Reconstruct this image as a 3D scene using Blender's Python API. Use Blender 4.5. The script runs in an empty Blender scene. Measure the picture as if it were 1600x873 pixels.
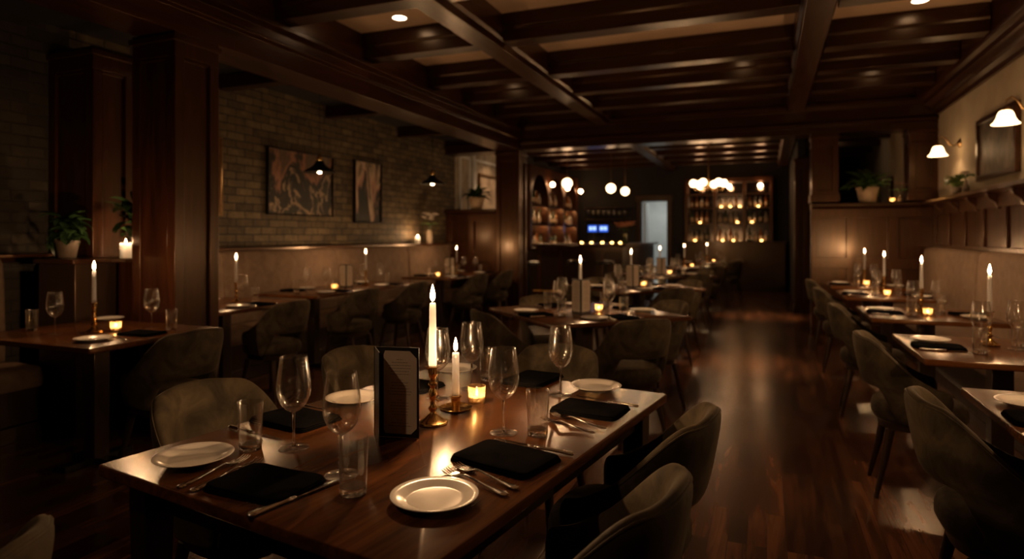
import bpy, math, random
from math import sin, cos, pi, radians, sqrt, atan2
from mathutils import Vector, Matrix
random.seed(7)
SC = bpy.context.scene
COL = SC.collection
# ------------------------------------------------------------------ camera
F = 990.0; HY = 369.0; CH = 1.30
TH = math.atan(398.0 / F); CS, SN = cos(TH), sin(TH)
def P(px, py, z=0.75):
    """point of the photo's frame met with the level z -> (x, y)"""
    d = (CH - z) * F / (py - HY); r = (px - 800.0) / F * d
    return (r * CS - d * SN, r * SN + d * CS)
cam = bpy.data.cameras.new('camera'); camo = bpy.data.objects.new('camera', cam); COL.objects.link(camo)
camo.location = (0, 0, CH); camo.rotation_euler = (pi / 2, 0, TH)
cam.sensor_width = 36; cam.lens = 36 * F / 1600.0
cam.shift_y = -(436.5 - HY) / 1600.0
cam.clip_start = .05
cam.dof.use_dof = True; cam.dof.focus_distance = 1.78; cam.dof.aperture_fstop = 2.2
SC.camera = camo
SC.view_settings.view_transform = 'Standard'; SC.view_settings.look = 'None'
SC.view_settings.exposure = 0.0; SC.view_settings.gamma = 1.0
SC.view_settings.use_curve_mapping = False
cy = SC.cycles
cy.max_bounces = 8; cy.diffuse_bounces = 3; cy.glossy_bounces = 4; cy.transmission_bounces = 8
cy.transparent_max_bounces = 24; cy.sample_clamp_indirect = 3.0; cy.sample_clamp_direct = 40.0
cy.caustics_reflective = False; cy.caustics_refractive = False; cy.use_light_tree = True
W = bpy.data.worlds.new('night'); SC.world = W; W.use_nodes = True
W.node_tree.nodes['Background'].inputs[0].default_value = (.02, .02, .03, 1)
W.node_tree.nodes['Background'].inputs[1].default_value = .02

# ------------------------------------------------------------------ materials
M = {}
def newmat(name):
    m = bpy.data.materials.new(name); m.use_nodes = True; m.node_tree.nodes.clear(); M[name] = m
    nt = m.node_tree; out = nt.nodes.new('ShaderNodeOutputMaterial'); return m, nt, out
def N(nt, t, **k):
    n = nt.nodes.new(t)
    for a, b in k.items():
        if hasattr(n, a): setattr(n, a, b)
        else: n.inputs[a.replace('_', ' ')].default_value = b
    return n
def L(nt, a, b): nt.links.new(a, b)
def rgba(c): return (c[0], c[1], c[2], 1)
def prin(nt, out, color=(.5,.5,.5), rough=.5, metal=0, **k):
    p = nt.nodes.new('ShaderNodeBsdfPrincipled')
    p.inputs['Base Color'].default_value = rgba(color); p.inputs['Roughness'].default_value = rough
    p.inputs['Metallic'].default_value = metal
    for a, b in k.items(): p.inputs[a].default_value = b
    L(nt, p.outputs[0], out.inputs[0]); return p
def coords(nt, scale=(1,1,1), rot=(0,0,0), loc=(0,0,0)):
    tc = N(nt, 'ShaderNodeTexCoord'); mp = N(nt, 'ShaderNodeMapping')
    mp.inputs['Scale'].default_value = scale; mp.inputs['Rotation'].default_value = rot; mp.inputs['Location'].default_value = loc
    L(nt, tc.outputs['Object'], mp.inputs[0]); return mp.outputs[0]
def ramp(nt, fac, stops):
    r = N(nt, 'ShaderNodeValToRGB'); e = r.color_ramp.elements
    while len(e) < len(stops): e.new(.5)
    for i, (p, c) in enumerate(stops): e[i].position = p; e[i].color = rgba(c)
    L(nt, fac, r.inputs[0]); return r.outputs[0]
def noise(nt, vec, scale, detail=4, rough=.55, dist=0):
    n = N(nt, 'ShaderNodeTexNoise'); n.inputs['Scale'].default_value = scale; n.inputs['Detail'].default_value = detail
    n.inputs['Roughness'].default_value = rough; n.inputs['Distortion'].default_value = dist
    L(nt, vec, n.inputs['Vector']); return n
def bump(nt, p, h, strength=.2, dist=.01):
    b = N(nt, 'ShaderNodeBump'); b.inputs['Strength'].default_value = strength; b.inputs['Distance'].default_value = dist
    L(nt, h, b.inputs['Height']); L(nt, b.outputs[0], p.inputs['Normal'])
def maprange(nt, v, a, b):
    m = N(nt, 'ShaderNodeMapRange'); m.inputs['To Min'].default_value = a; m.inputs['To Max'].default_value = b
    L(nt, v, m.inputs['Value']); return m.outputs[0]

def wood(name, dark, light, axis='z', scale=5, rough=(.28,.5), coat=.15):
    m, nt, out = newmat(name); p = prin(nt, out); p.inputs['Coat Weight'].default_value = coat
    p.inputs['Specular Tint'].default_value = (1, .68, .42, 1)
    if coat == 0: p.inputs['Specular IOR Level'].default_value = .22
    p.inputs['Coat Roughness'].default_value = .2
    s = {'x': (.08,1,1), 'y': (1,.08,1), 'z': (1,1,.08)}[axis]
    v = coords(nt, s)
    n1 = noise(nt, v, scale * 2.2, 7, .62, 1.6); n2 = noise(nt, v, scale * 14, 3, .6, .3)
    mx = N(nt, 'ShaderNodeMath', operation='MULTIPLY_ADD'); mx.inputs[1].default_value = .35
    L(nt, n2.outputs['Fac'], mx.inputs[0]); L(nt, n1.outputs['Fac'], mx.inputs[2])
    c = ramp(nt, mx.outputs[0], [(.45, dark), (.66, tuple((a+b)/2 for a, b in zip(dark, light))), (.85, light)])
    L(nt, c, p.inputs['Base Color'])
    L(nt, maprange(nt, n1.outputs['Fac'], rough[1], rough[0]), p.inputs['Roughness'])
    bump(nt, p, mx.outputs[0], .12, .002); return m
for ax in 'xyz':
    wood('mahogany_' + ax, *(((.007,.0022,.0010), (.032,.0105,.0040)) if ax == 'x' else ((.011,.0033,.0013), (.050,.0155,.0055))), ax, 4, (.24,.38), .2)
wood('tabletop_x', (.028,.0100,.0038), (.125,.045,.0145), 'x', 4.5, (.17,.27), .0)
wood('tabletop_y', (.028,.0100,.0038), (.125,.045,.0145), 'y', 4.5, (.17,.27), .0)
wood('dark_wood', (.008,.005,.0035), (.022,.013,.008), 'z', 5, (.3,.5), .1)

def floor_mat():
    m, nt, out = newmat('floor_planks'); p = prin(nt, out); p.inputs['Specular Tint'].default_value = (1, .66, .42, 1)
    v = coords(nt, (1,1,1), (0,0,pi/2))
    b = N(nt, 'ShaderNodeTexBrick'); b.offset = .37; b.offset_frequency = 3; b.squash = 1
    for k, x in (('Scale',1),('Brick Width',.95),('Row Height',.078),('Mortar Size',.0011),('Mortar Smooth',.3),('Bias',.0)):
        b.inputs[k].default_value = x
    b.inputs['Color1'].default_value = (0,0,0,1); b.inputs['Color2'].default_value = (1,1,1,1); b.inputs['Mortar'].default_value = (.5,.5,.5,1)
    L(nt, v, b.inputs['Vector'])
    base = ramp(nt, b.outputs['Color'], [(0,(.042,.0165,.0075)),(.5,(.070,.028,.0125)),(1,(.115,.048,.022))])
    # grain, shifted per plank
    tc = coords(nt, (1,.07,1)); add = N(nt, 'ShaderNodeVectorMath', operation='MULTIPLY_ADD')
    L(nt, b.outputs['Color'], add.inputs[0]); add.inputs[1].default_value = (9,3,5); L(nt, tc, add.inputs[2])
    g = noise(nt, add.outputs[0], 13, 7, .62, 2.2)
    gw = N(nt, 'ShaderNodeTexWave', wave_type='RINGS', rings_direction='X'); gw.inputs['Scale'].default_value = 4.5
    gw.inputs['Distortion'].default_value = 9; gw.inputs['Detail'].default_value = 3; gw.inputs['Detail Scale'].default_value = 1.2
    L(nt, add.outputs[0], gw.inputs['Vector'])
    gm = N(nt, 'ShaderNodeMath', operation='MULTIPLY'); L(nt, g.outputs['Fac'], gm.inputs[0]); L(nt, maprange(nt, gw.outputs['Fac'], .65, 1.15), gm.inputs[1])
    gc = ramp(nt, gm.outputs[0], [(.25,(.4,.4,.4)),(.65,(1.45,1.4,1.35))])
    mx = N(nt, 'ShaderNodeMix', data_type='RGBA', blend_type='MULTIPLY'); mx.inputs[0].default_value = 1
    L(nt, base, mx.inputs[6]); L(nt, gc, mx.inputs[7])
    mo = N(nt, 'ShaderNodeMix', data_type='RGBA'); L(nt, b.outputs['Fac'], mo.inputs[0]); L(nt, mx.outputs[2], mo.inputs[6]); mo.inputs[7].default_value = (.006,.003,.002,1)
    L(nt, mo.outputs[2], p.inputs['Base Color'])
    w = noise(nt, coords(nt, (1,.5,1)), 3, 3)
    L(nt, maprange(nt, w.outputs['Fac'], .17, .30), p.inputs['Roughness'])
    h = N(nt, 'ShaderNodeMath', operation='MULTIPLY_ADD'); h.inputs[1].default_value = -1.6
    L(nt, b.outputs['Fac'], h.inputs[0]); L(nt, gm.outputs[0], h.inputs[2])
    bump(nt, p, h.outputs[0], .15, .003)
floor_mat()

def brick_mat(name, k_):
    m, nt, out = newmat(name); p = prin(nt, out, rough=.75)
    tc = N(nt, 'ShaderNodeTexCoord'); sp = N(nt, 'ShaderNodeSeparateXYZ'); cb = N(nt, 'ShaderNodeCombineXYZ')
    L(nt, tc.outputs['Object'], sp.inputs[0]); L(nt, sp.outputs['Y'], cb.inputs['X']); L(nt, sp.outputs['Z'], cb.inputs['Y'])
    wob = noise(nt, tc.outputs['Object'], 7, 3)
    ad = N(nt, 'ShaderNodeVectorMath', operation='MULTIPLY_ADD'); ad.inputs[1].default_value = (.022,.014,0)
    L(nt, wob.outputs['Color'], ad.inputs[0]); L(nt, cb.outputs[0], ad.inputs[2])
    b = N(nt, 'ShaderNodeTexBrick')
    for k, x in (('Scale',1),('Brick Width',.225),('Row Height',.078),('Mortar Size',.007),('Mortar Smooth',.4),('Bias',0)):
        b.inputs[k].default_value = x
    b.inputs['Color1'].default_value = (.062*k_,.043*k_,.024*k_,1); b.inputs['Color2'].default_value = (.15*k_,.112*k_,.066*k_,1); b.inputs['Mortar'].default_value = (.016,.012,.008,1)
    L(nt, ad.outputs[0], b.inputs['Vector'])
    n = noise(nt, tc.outputs['Object'], 9, 6, .65)
    c = ramp(nt, n.outputs['Fac'], [(.3,(.55,.55,.5)),(.7,(1.3,1.25,1.1))])
    mx = N(nt, 'ShaderNodeMix', data_type='RGBA', blend_type='MULTIPLY'); mx.inputs[0].default_value = 1
    L(nt, b.outputs['Color'], mx.inputs[6]); L(nt, c, mx.inputs[7]); L(nt, mx.outputs[2], p.inputs['Base Color'])
    h = N(nt, 'ShaderNodeMath', operation='MULTIPLY_ADD'); h.inputs[1].default_value = -1.2
    L(nt, b.outputs['Fac'], h.inputs[0]); L(nt, n.outputs['Fac'], h.inputs[2])
    bump(nt, p, h.outputs[0], .9, .012)
brick_mat('brick', 1)
brick_mat('brick_shaded', .25)  # same brick, with the shade of the near end put into its colour

def velvet(name, dark, light, sheen=.5):
    m, nt, out = newmat(name); p = prin(nt, out, rough=.8)
    p.inputs['Sheen Weight'].default_value = sheen; p.inputs['Sheen Roughness'].default_value = .4
    p.inputs['Sheen Tint'].default_value = rgba(tuple(min(1, c * 4) for c in light)); p.inputs['Specular IOR Level'].default_value = .2
    if sheen == 0: p.inputs['Specular IOR Level'].default_value = .0
    v = coords(nt); n = noise(nt, v, 9, 5, .6, .6); L(nt, ramp(nt, n.outputs['Fac'], [(.35, dark), (.7, light)]), p.inputs['Base Color'])
    n2 = noise(nt, v, 260, 2); bump(nt, p, n2.outputs['Fac'], .25, .0015)
velvet('chair_velvet', (.026,.0195,.0115), (.088,.066,.038), .25)
velvet('bench_velvet', (.14,.092,.062), (.205,.14,.096), .2)
velvet('napkin_cloth', (.0040,.0038,.0037), (.0075,.007,.0068), .0)

def simple(name, color, rough=.5, metal=0, nscale=None, amt=.25, **k):
    m, nt, out = newmat(name); p = prin(nt, out, color, rough, metal, **k)
    if nscale:
        n = noise(nt, coords(nt), nscale, 4)
        lo = tuple(c * (1 - amt) for c in color); hi = tuple(c * (1 + amt) for c in color)
        L(nt, ramp(nt, n.outputs['Fac'], [(.3, lo), (.7, hi)]), p.inputs['Base Color'])
        L(nt, maprange(nt, n.outputs['Fac'], rough * .8, min(1, rough * 1.25)), p.inputs['Roughness'])
    return m
simple('plaster', (.46,.37,.25), .8, 0, 3, .12)
simple('cream_panel', (.68,.48,.32), .8, 0, 2.2, .1)
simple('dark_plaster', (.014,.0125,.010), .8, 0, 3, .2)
simple('pale_masonry', (.42,.36,.28), .85, 0, 6, .3)
simple('white_trim', (.7,.72,.72), .6, 0, 3, .08)
simple('china', (.72,.68,.62), .12, 0, 30, .02, **{'Coat Weight': .5, 'Coat Roughness': .05})
simple('silver', (.80,.76,.70), .11, 1, 40, .06)
simple('brass', (.72,.45,.16), .2, 1, 25, .18)
simple('old_brass', (.33,.2,.09), .3, 1, 25, .25)
simple('black_metal', (.012,.011,.010), .3, .6, 20, .2)
simple('wick', (.02,.015,.01), .9, 0, 50, .2)
simple('menu_cover', (.010,.009,.008), .42, 0, 60, .2)
simple('paper', (.66,.56,.45), .8, 0, 12, .05)
simple('ink', (.12,.09,.07), .8, 0, 50, .1)
simple('terracotta', (.42,.30,.19), .7, 0, 14, .2)
simple('dark_pot', (.07,.048,.03), .6, 0, 14, .2)
simple('soil', (.015,.01,.007), .9, 0, 40, .3)
simple('stem_green', (.03,.04,.012), .6, 0, 20, .2)
simple('ceramic', (.22,.17,.12), .45, 0, 18, .2)
simple('black_stone', (.02,.018,.016), .15, 0, 12, .3)
simple('petal_white', (.5,.42,.36), .6, 0, 20, .2)
simple('petal_peach', (.6,.28,.16), .6, 0, 20, .3)
simple('mirror', (.16,.13,.11), .1, 1, 3, .1)
for nm, c in (('leaf_dark', (.018,.042,.012)), ('leaf_mid', (.05,.10,.022)), ('leaf_light', (.13,.19,.05))):
    simple(nm, c, .38, 0, 14, .35)
def wax_mat(name, col, glow_sss=1.0):
    m, nt, out = newmat(name); p = prin(nt, out, col, .45)
    p.inputs['Subsurface Weight'].default_value = glow_sss; p.inputs['Subsurface Radius'].default_value = (1, .9, .8)
    p.inputs['Subsurface Scale'].default_value = .35
    n = noise(nt, coords(nt), 30, 2); bump(nt, p, n.outputs['Fac'], .08, .002)
wax_mat('wax', (.95,.92,.86))
def emis(name, color, strength):
    m, nt, out = newmat(name); e = N(nt, 'ShaderNodeEmission'); e.inputs[0].default_value = rgba(color); e.inputs[1].default_value = strength
    L(nt, e.outputs[0], out.inputs[0]); return m
WARM = (1, .57, .27)
emis('flame', WARM, 1900); emis('small_flame', WARM, 600)
emis('bulb', (1,.66,.36), 150); emis('globe_glass', (1,.60,.31), 9)
simple('shelf_matt', (.03,.014,.008), .75, 0, 20, .2, **{'Specular IOR Level': .1})
emis('added_shelf_strip', (1,.6,.3), 80.0); emis('downlight_lens', (1,.72,.46), 14)
emis('sconce_glass', (1,.60,.28), 7.5)
emis('lamp_glow', (1,.52,.24), 60); emis('screen_blue', (.04,.16,1), .9); emis('screen_white', (.45,.65,1), 1.5)
emis('tealight_glow', (1,.62,.32), 30)
def thin_glass(name, tint=(1,1,1), ior=1.5, rough=.09, trans=.98):
    m, nt, out = newmat(name); t = N(nt, 'ShaderNodeBsdfTransparent'); t.inputs[0].default_value = rgba(tuple(trans * c for c in tint))
    g = N(nt, 'ShaderNodeBsdfGlossy'); g.inputs['Roughness'].default_value = rough; g.inputs[0].default_value = (1,1,1,1)
    f = N(nt, 'ShaderNodeLayerWeight'); f.inputs[0].default_value = .5; mx = N(nt, 'ShaderNodeMixShader')
    pw = N(nt, 'ShaderNodeMath', operation='POWER'); pw.inputs[1].default_value = 2.2; L(nt, f.outputs['Facing'], pw.inputs[0])
    mu = N(nt, 'ShaderNodeMath', operation='MULTIPLY_ADD'); mu.inputs[1].default_value = .8; mu.inputs[2].default_value = .07; mu.use_clamp = True
    g2 = N(nt, 'ShaderNodeBsdfGlossy'); g2.inputs['Roughness'].default_value = .32; gm = N(nt, 'ShaderNodeMixShader'); gm.inputs[0].default_value = .10
    L(nt, g.outputs[0], gm.inputs[1]); L(nt, g2.outputs[0], gm.inputs[2]); g = gm
    L(nt, pw.outputs[0], mu.inputs[0]); L(nt, mu.outputs[0], mx.inputs[0]); L(nt, t.outputs[0], mx.inputs[1]); L(nt, g.outputs[0], mx.inputs[2]); L(nt, mx.outputs[0], out.inputs[0])
thin_glass('glass_thin', (1,.99,.97)); thin_glass('picture_glass', (1,1,1), 1.3, .05)
def solid_glass(name, col=(1,1,1)):
    m, nt, out = newmat(name); g = N(nt, 'ShaderNodeBsdfGlass'); g.inputs['Color'].default_value = rgba(col); g.inputs['Roughness'].default_value = .01; g.inputs['IOR'].default_value = 1.45
    L(nt, g.outputs[0], out.inputs[0])
solid_glass('glass_solid')
def votive_glass():
    m, nt, out = newmat('votive_glass'); t = N(nt, 'ShaderNodeBsdfTranslucent'); t.inputs[0].default_value = (.95,.72,.42,1)
    tr = N(nt, 'ShaderNodeBsdfTransparent'); tr.inputs[0].default_value = (1,.86,.62,1)
    g = N(nt, 'ShaderNodeBsdfGlossy'); g.inputs['Roughness'].default_value = .08
    m1 = N(nt, 'ShaderNodeMixShader'); v = N(nt, 'ShaderNodeTexVoronoi'); v.inputs['Scale'].default_value = 70; L(nt, coords(nt), v.inputs['Vector'])
    L(nt, maprange(nt, v.outputs['Distance'], .2, .9), m1.inputs[0])
    L(nt, t.outputs[0], m1.inputs[1]); L(nt, tr.outputs[0], m1.inputs[2])
    m2 = N(nt, 'ShaderNodeMixShader'); m2.inputs[0].default_value = .08; L(nt, m1.outputs[0], m2.inputs[1]); L(nt, g.outputs[0], m2.inputs[2]); L(nt, m2.outputs[0], out.inputs[0])
votive_glass()
for nm, c in (('bottle_amber', (.32,.11,.02)), ('bottle_green', (.03,.06,.02)), ('bottle_clear', (.4,.34,.26))):
    m, nt, out = newmat(nm); p = prin(nt, out, c, .08); p.inputs['Transmission Weight'].default_value = .3; p.inputs['Coat Weight'].default_value = 1
    n = noise(nt, coords(nt), 15, 2); L(nt, ramp(nt, n.outputs['Fac'], [(.3, tuple(x*.7 for x in c)), (.7, tuple(min(1,x*1.3) for x in c))]), p.inputs['Base Color'])
def painting(name, stops, scale, seed, stretch=(1,1,1), grad=0):
    m, nt, out = newmat(name); p = prin(nt, out, rough=.45)
    v = coords(nt, stretch, (0,0,0), (seed,seed*1.7,seed*.3)); n = noise(nt, v, scale, 6, .6, .7)
    sp = N(nt, 'ShaderNodeSeparateXYZ'); tc = N(nt, 'ShaderNodeTexCoord'); L(nt, tc.outputs['Object'], sp.inputs[0])
    g = N(nt, 'ShaderNodeMath', operation='MULTIPLY_ADD'); g.inputs[1].default_value = grad; L(nt, sp.outputs['Z'], g.inputs[0]); L(nt, n.outputs['Fac'], g.inputs[2])
    L(nt, ramp(nt, g.outputs[0], stops), p.inputs['Base Color']); bump(nt, p, n.outputs['Fac'], .3, .004)
painting('painting_landscape', [(.28,(.03,.032,.022)),(.37,(.012,.013,.009)),(.42,(.34,.24,.15)),(.455,(.012,.012,.009)),(.53,(.02,.017,.012)),(.60,(.30,.14,.085)),(.68,(.10,.065,.04)),(.8,(.16,.11,.07))], 2.6, 3.1, (1,1.3,.8), .42)
painting('painting_tall', [(.36,(.008,.010,.007)),(.46,(.014,.015,.010)),(.52,(.46,.25,.18)),(.57,(.55,.42,.28)),(.64,(.05,.04,.03)),(.74,(.30,.22,.14))], 3.0, 7.7, (1,1.6,.5), .25)
painting('painting_grey', [(.35,(.05,.04,.03)),(.5,(.11,.085,.06)),(.65,(.2,.16,.115))], 4.5, 5.3, (1,1.5,.9))
painting('painting_pale', [(.35,(.25,.2,.15)),(.5,(.45,.37,.28)),(.65,(.3,.24,.17))], 3, 1.3)

# ------------------------------------------------------------------ mesh builder
class MB:
    def __init__(s): s.v = []; s.f = []
    def add(s, vs, fs):
        o = len(s.v); s.v += [tuple(v) for v in vs]; s.f += [tuple(i + o for i in f) for f in fs]; return s
    def box(s, x0, x1, y0, y1, z0, z1, rz=0, piv=(0,0)):
        vs = [(x,y,z) for x in (x0,x1) for y in (y0,y1) for z in (z0,z1)]
        if rz:
            c, q = cos(rz), sin(rz); vs = [(piv[0]+(x-piv[0])*c-(y-piv[1])*q, piv[1]+(x-piv[0])*q+(y-piv[1])*c, z) for x,y,z in vs]
        return s.add(vs, [(0,1,3,2),(4,6,7,5),(0,4,5,1),(2,3,7,6),(0,2,6,4),(1,5,7,3)])
    def grid(s, rows, cu=False, cap=False):
        """rows: lists of equal length; cu closes each row"""
        n = len(rows[0]); vs = [p for r in rows for p in r]; fs = []
        for i in range(len(rows) - 1):
            for j in range(n if cu else n - 1):
                k = (j + 1) % n; fs.append((i*n+j, i*n+k, (i+1)*n+k, (i+1)*n+j))
        if cap: fs += [tuple(range(n))[::-1], tuple((len(rows)-1)*n + j for j in range(n))]
        return s.add(vs, fs)
    def lathe(s, prof, seg=24, c=(0,0,0), M4=None):
        rows = []
        for r, z in prof:
            rows.append([(c[0]+max(r,1e-5)*cos(2*pi*j/seg), c[1]+max(r,1e-5)*sin(2*pi*j/seg), c[2]+z) for j in range(seg)])
        if M4 is not None: rows = [[tuple(M4 @ Vector(p)) for p in r] for r in rows]
        return s.grid(rows, True, True)
    def tube(s, pts, rad, seg=8, flat=1.0):
        pts = [Vector(p) for p in pts]; rows = []
        for i, p in enumerate(pts):
            t = (pts[min(i+1, len(pts)-1)] - pts[max(i-1, 0)]).normalized()
            a = Vector((0,0,1)) if abs(t.z) < .95 else Vector((1,0,0))
            u = t.cross(a).normalized(); w = u.cross(t)
            r = rad[i] if isinstance(rad, (list, tuple)) else rad
            rows.append([tuple(p + u*r*cos(2*pi*j/seg) + w*r*flat*sin(2*pi*j/seg)) for j in range(seg)])
        return s.grid(rows, True, True)
    def prism(s, poly, axis, a, b):
        """2D polygon extruded along axis from a to b; polygon in the other two axes (in x,y,z order)"""
        def pt(q, h): return (h, q[0], q[1]) if axis == 'x' else (q[0], h, q[1]) if axis == 'y' else (q[0], q[1], h)
        n = len(poly); vs = [pt(q, a) for q in poly] + [pt(q, b) for q in poly]
        fs = [(i, (i+1) % n, n+(i+1) % n, n+i) for i in range(n)] + [tuple(range(n))[::-1], tuple(range(n, 2*n))]
        return s.add(vs, fs)
    def build(s, name, mat, parent=None, smooth=True, bevel=0, sub=0, ang=38):
        me = bpy.data.meshes.new(name); me.from_pydata(s.v, [], s.f); me.validate(); 
        import bmesh
        bm = bmesh.new(); bm.from_mesh(me); bmesh.ops.recalc_face_normals(bm, faces=bm.faces); bm.to_mesh(me); bm.free()
        me.materials.append(M[mat])
        if smooth:
            me.shade_smooth(); me.set_sharp_from_angle(angle=radians(ang))
        o = bpy.data.objects.new(name, me); COL.objects.link(o); o.parent = parent
        if bevel:
            b = o.modifiers.new('bevel', 'BEVEL'); b.width = bevel; b.segments = 2; b.limit_method = 'ANGLE'; b.angle_limit = radians(40)
        if sub:
            d = o.modifiers.new('sub', 'SUBSURF'); d.levels = sub; d.render_levels = sub
        return o
def tag(o, label=None, cat=None, group=None, kind=None):
    if label: o['label'] = label
    if cat: o['category'] = cat
    if group: o['group'] = group
    if kind: o['kind'] = kind
    return o
def empty(name, loc=(0,0,0), rz=0):
    o = bpy.data.objects.new(name, None); COL.objects.link(o); o.location = loc; o.rotation_euler = (0,0,rz); o.empty_display_size = .05; return o
KIDS = {}
def kids(o): return [c for c in COL.objects if c.parent == o]
def copy_tree(o, parent=None):
    c = o.copy(); COL.objects.link(c); c.parent = parent
    if o.name not in KIDS: KIDS[o.name] = kids(o)
    for k in KIDS[o.name]: copy_tree(k, c)
    return c
PROTO = {}
def place(kind, loc, rz, label, cat, group=None, key=None):
    key = key or kind
    if key not in PROTO: o = MAKE[key](); PROTO[key] = o; SRC = o
    else: o = copy_tree(PROTO[key])
    o.location = loc; o.rotation_euler = (0,0,rz); tag(o, label, cat)
    if group: o['group'] = group
    elif 'group' in o: del o['group']
    return o
def struct(name, mb, mat, label, bevel=0, smooth=True, parent=None):
    return tag(mb.build(name, mat, parent, smooth, bevel), label, None, None, 'structure')
TR = [0]
def trim(mb, mat, label, bevel=.004):
    TR[0] += 1; return struct('trim_%d' % TR[0], mb, mat, label, bevel)
GAP = .0006
TT = .75 + GAP

# ------------------------------------------------------------------ the room
XL, XR, YB, YE, YH0, YH1 = -4.9, 1.97, -1.6, 16.5, 9.25, 9.6
ZC, ZB, ZH = 3.24, 3.0, 2.65
struct('floor', MB().box(XL-.2, XR+.2, YB-.2, YE+.1, -.1, 0), 'floor_planks', 'dark hardwood strip floor running down the aisle')
struct('ceiling', MB().box(XL-.2, XR+.2, YB-.2, YE+.2, ZC, ZC+.12), 'cream_panel', 'cream coffered ceiling between dark beams')
struct('wall_left', MB().box(XL-.2, XL, 3.2, YH1, 0, ZC), 'brick', 'brick wall behind the left bench')
struct('wall_left_near', MB().box(XL-.2, XL, YB-.2, 3.2, 0, ZC), 'brick_shaded', 'brick wall at the far left with shade put into its colour')
struct('wall_bar_left', MB().box(XL-.2, XL, YH1, 12.3, 0, ZC), 'pale_masonry', 'pale lit wall beyond the left half wall')
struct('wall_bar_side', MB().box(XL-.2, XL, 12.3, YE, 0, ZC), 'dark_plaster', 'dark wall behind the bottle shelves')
struct('wall_right', MB().box(XR, XR+.2, YB-.2, YE, 0, ZC), 'plaster', 'cream plaster wall with sconces on the right')
struct('wall_rear', MB().box(XL, XR, YB-.2, YB, 0, ZC), 'dark_plaster', 'dark wall behind the viewer')
DX0, DX1, DZ = -3.02, -2.36, 2.2
wb = MB().box(XL, DX0, YE, YE+.15, 0, ZC).box(DX1, XR, YE, YE+.15, 0, ZC).box(DX0, DX1, YE, YE+.15, DZ, ZC)
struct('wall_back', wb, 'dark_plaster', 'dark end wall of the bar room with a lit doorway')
# lit corridor behind the doorway
cr = MB().box(DX0-.5, DX0-.4, YE+.15, YE+2.6, 0, 2.7).box(DX1+.6, DX1+.7, YE+.15, YE+2.6, 0, 2.7).box(DX0-.5, DX1+.7, YE+2.5, YE+2.6, 0, 2.7).box(DX0-.5, DX1+.7, YE+.15, YE+2.6, 2.6, 2.7)
struct('wall_corridor', cr, 'white_trim', 'pale corridor walls seen through the far doorway')
struct('floor_corridor', MB().box(DX0-.5, DX1+.7, YE+.1, YE+2.6, -.1, 0), 'white_trim', 'pale corridor floor')
d = MB().box(DX0-.1, DX0, YE-.05, YE+.16, 0, DZ+.12).box(DX1, DX1+.12, YE-.05, YE+.16, 0, DZ+.12).box(DX0-.14, DX1+.14, YE-.07, YE+.16, DZ, DZ+.16)
df = struct('door_1', d, 'dark_wood', 'dark doorway frame in the end wall', .004)
dl = MB().box(DX0+.02, DX0+.06, YE+.2, YE+.85, .01, DZ-.02); o = dl.build('door_leaf', 'white_trim', df, bevel=.003)
MB().tube([(DX0+.06,YE+.78,1.0),(DX0+.1,YE+.78,1.0),(DX0+.1,YE+.70,1.0)], .008).build('door_handle', 'brass', o)

# longitudinal beams and cross beams
def beam_y(x, w, zb, y0, y1, label):
    prof = [(x-w/2,zb),(x+w/2,zb),(x+w/2,zb+.06),(x+w/2+.03,zb+.085),(x+w/2+.03,ZC+.01),(x-w/2-.03,ZC+.01),(x-w/2-.03,zb+.085),(x-w/2,zb+.06)]
    trim(MB().prism(prof, 'y', y0, y1), 'mahogany_y', label)
def beam_x(y, w, zb, x0, x1, label):
    prof = [(y-w/2,zb),(y+w/2,zb),(y+w/2,zb+.1),(y+w/2+.02,zb+.12),(y+w/2+.02,ZC+.01),(y-w/2-.02,ZC+.01),(y-w/2-.02,zb+.12),(y-w/2,zb+.1)]
    trim(MB().prism(prof, 'x', x0, x1), 'mahogany_x', label)
for x, nm in ((-2.27,'left'), (.36,'right')):
    beam_y(x, .2, ZB-.04, YB, YH0, 'long dark ceiling beam over the %s of the aisle' % nm)
    beam_y(x, .2, ZB-.04, YH1, YE, 'long dark beam in the bar room ceiling, %s' % nm)
bays = [(-3.62,-2.40,'left'),(-2.14,.23,'centre'),(.49,1.72,'right')]
for k, y in enumerate((-.8,.2,1.2,2.15,3.1,4.03,5.2,6.44,7.35,8.3)):
    for a, b, nm in bays:
        beam_x(y, .18, ZB, a, b, 'dark cross beam of the %s ceiling bay' % nm)
for k, y in enumerate((10.6,11.6,12.6,13.6,14.6,15.6)):
    for a, b, nm in ((-4.9,-2.40,'left'),(-2.14,.23,'centre'),(.49,1.97,'right')):
        beam_x(y, .18, ZB, a, b, 'dark cross beam of the bar room, %s bay' % nm)
# left header over the booths
hp = [(-3.95,ZH),(-3.6,ZH),(-3.6,ZH+.15),(-3.575,ZH+.17),(-3.575,ZH+.19),(-3.6,ZH+.2),(-3.6,ZH+.26),(-3.55,ZH+.29),(-3.55,ZH+.32),(-3.6,ZH+.34),(-3.6,ZC+.01),(-3.95,ZC+.01)]
trim(MB().prism(hp, 'y', YB, YH0), 'mahogany_y', 'deep moulded header beam above the left booths', .003)
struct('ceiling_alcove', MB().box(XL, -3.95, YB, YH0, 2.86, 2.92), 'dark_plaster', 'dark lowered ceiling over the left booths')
for y in (-.4, 1.2, 4.6, 6.2, 7.8):
    trim(MB().box(XL, -3.95, y, y+.14, 2.72, 2.86), 'mahogany_x', 'dark cross beam over the left booths')
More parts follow.
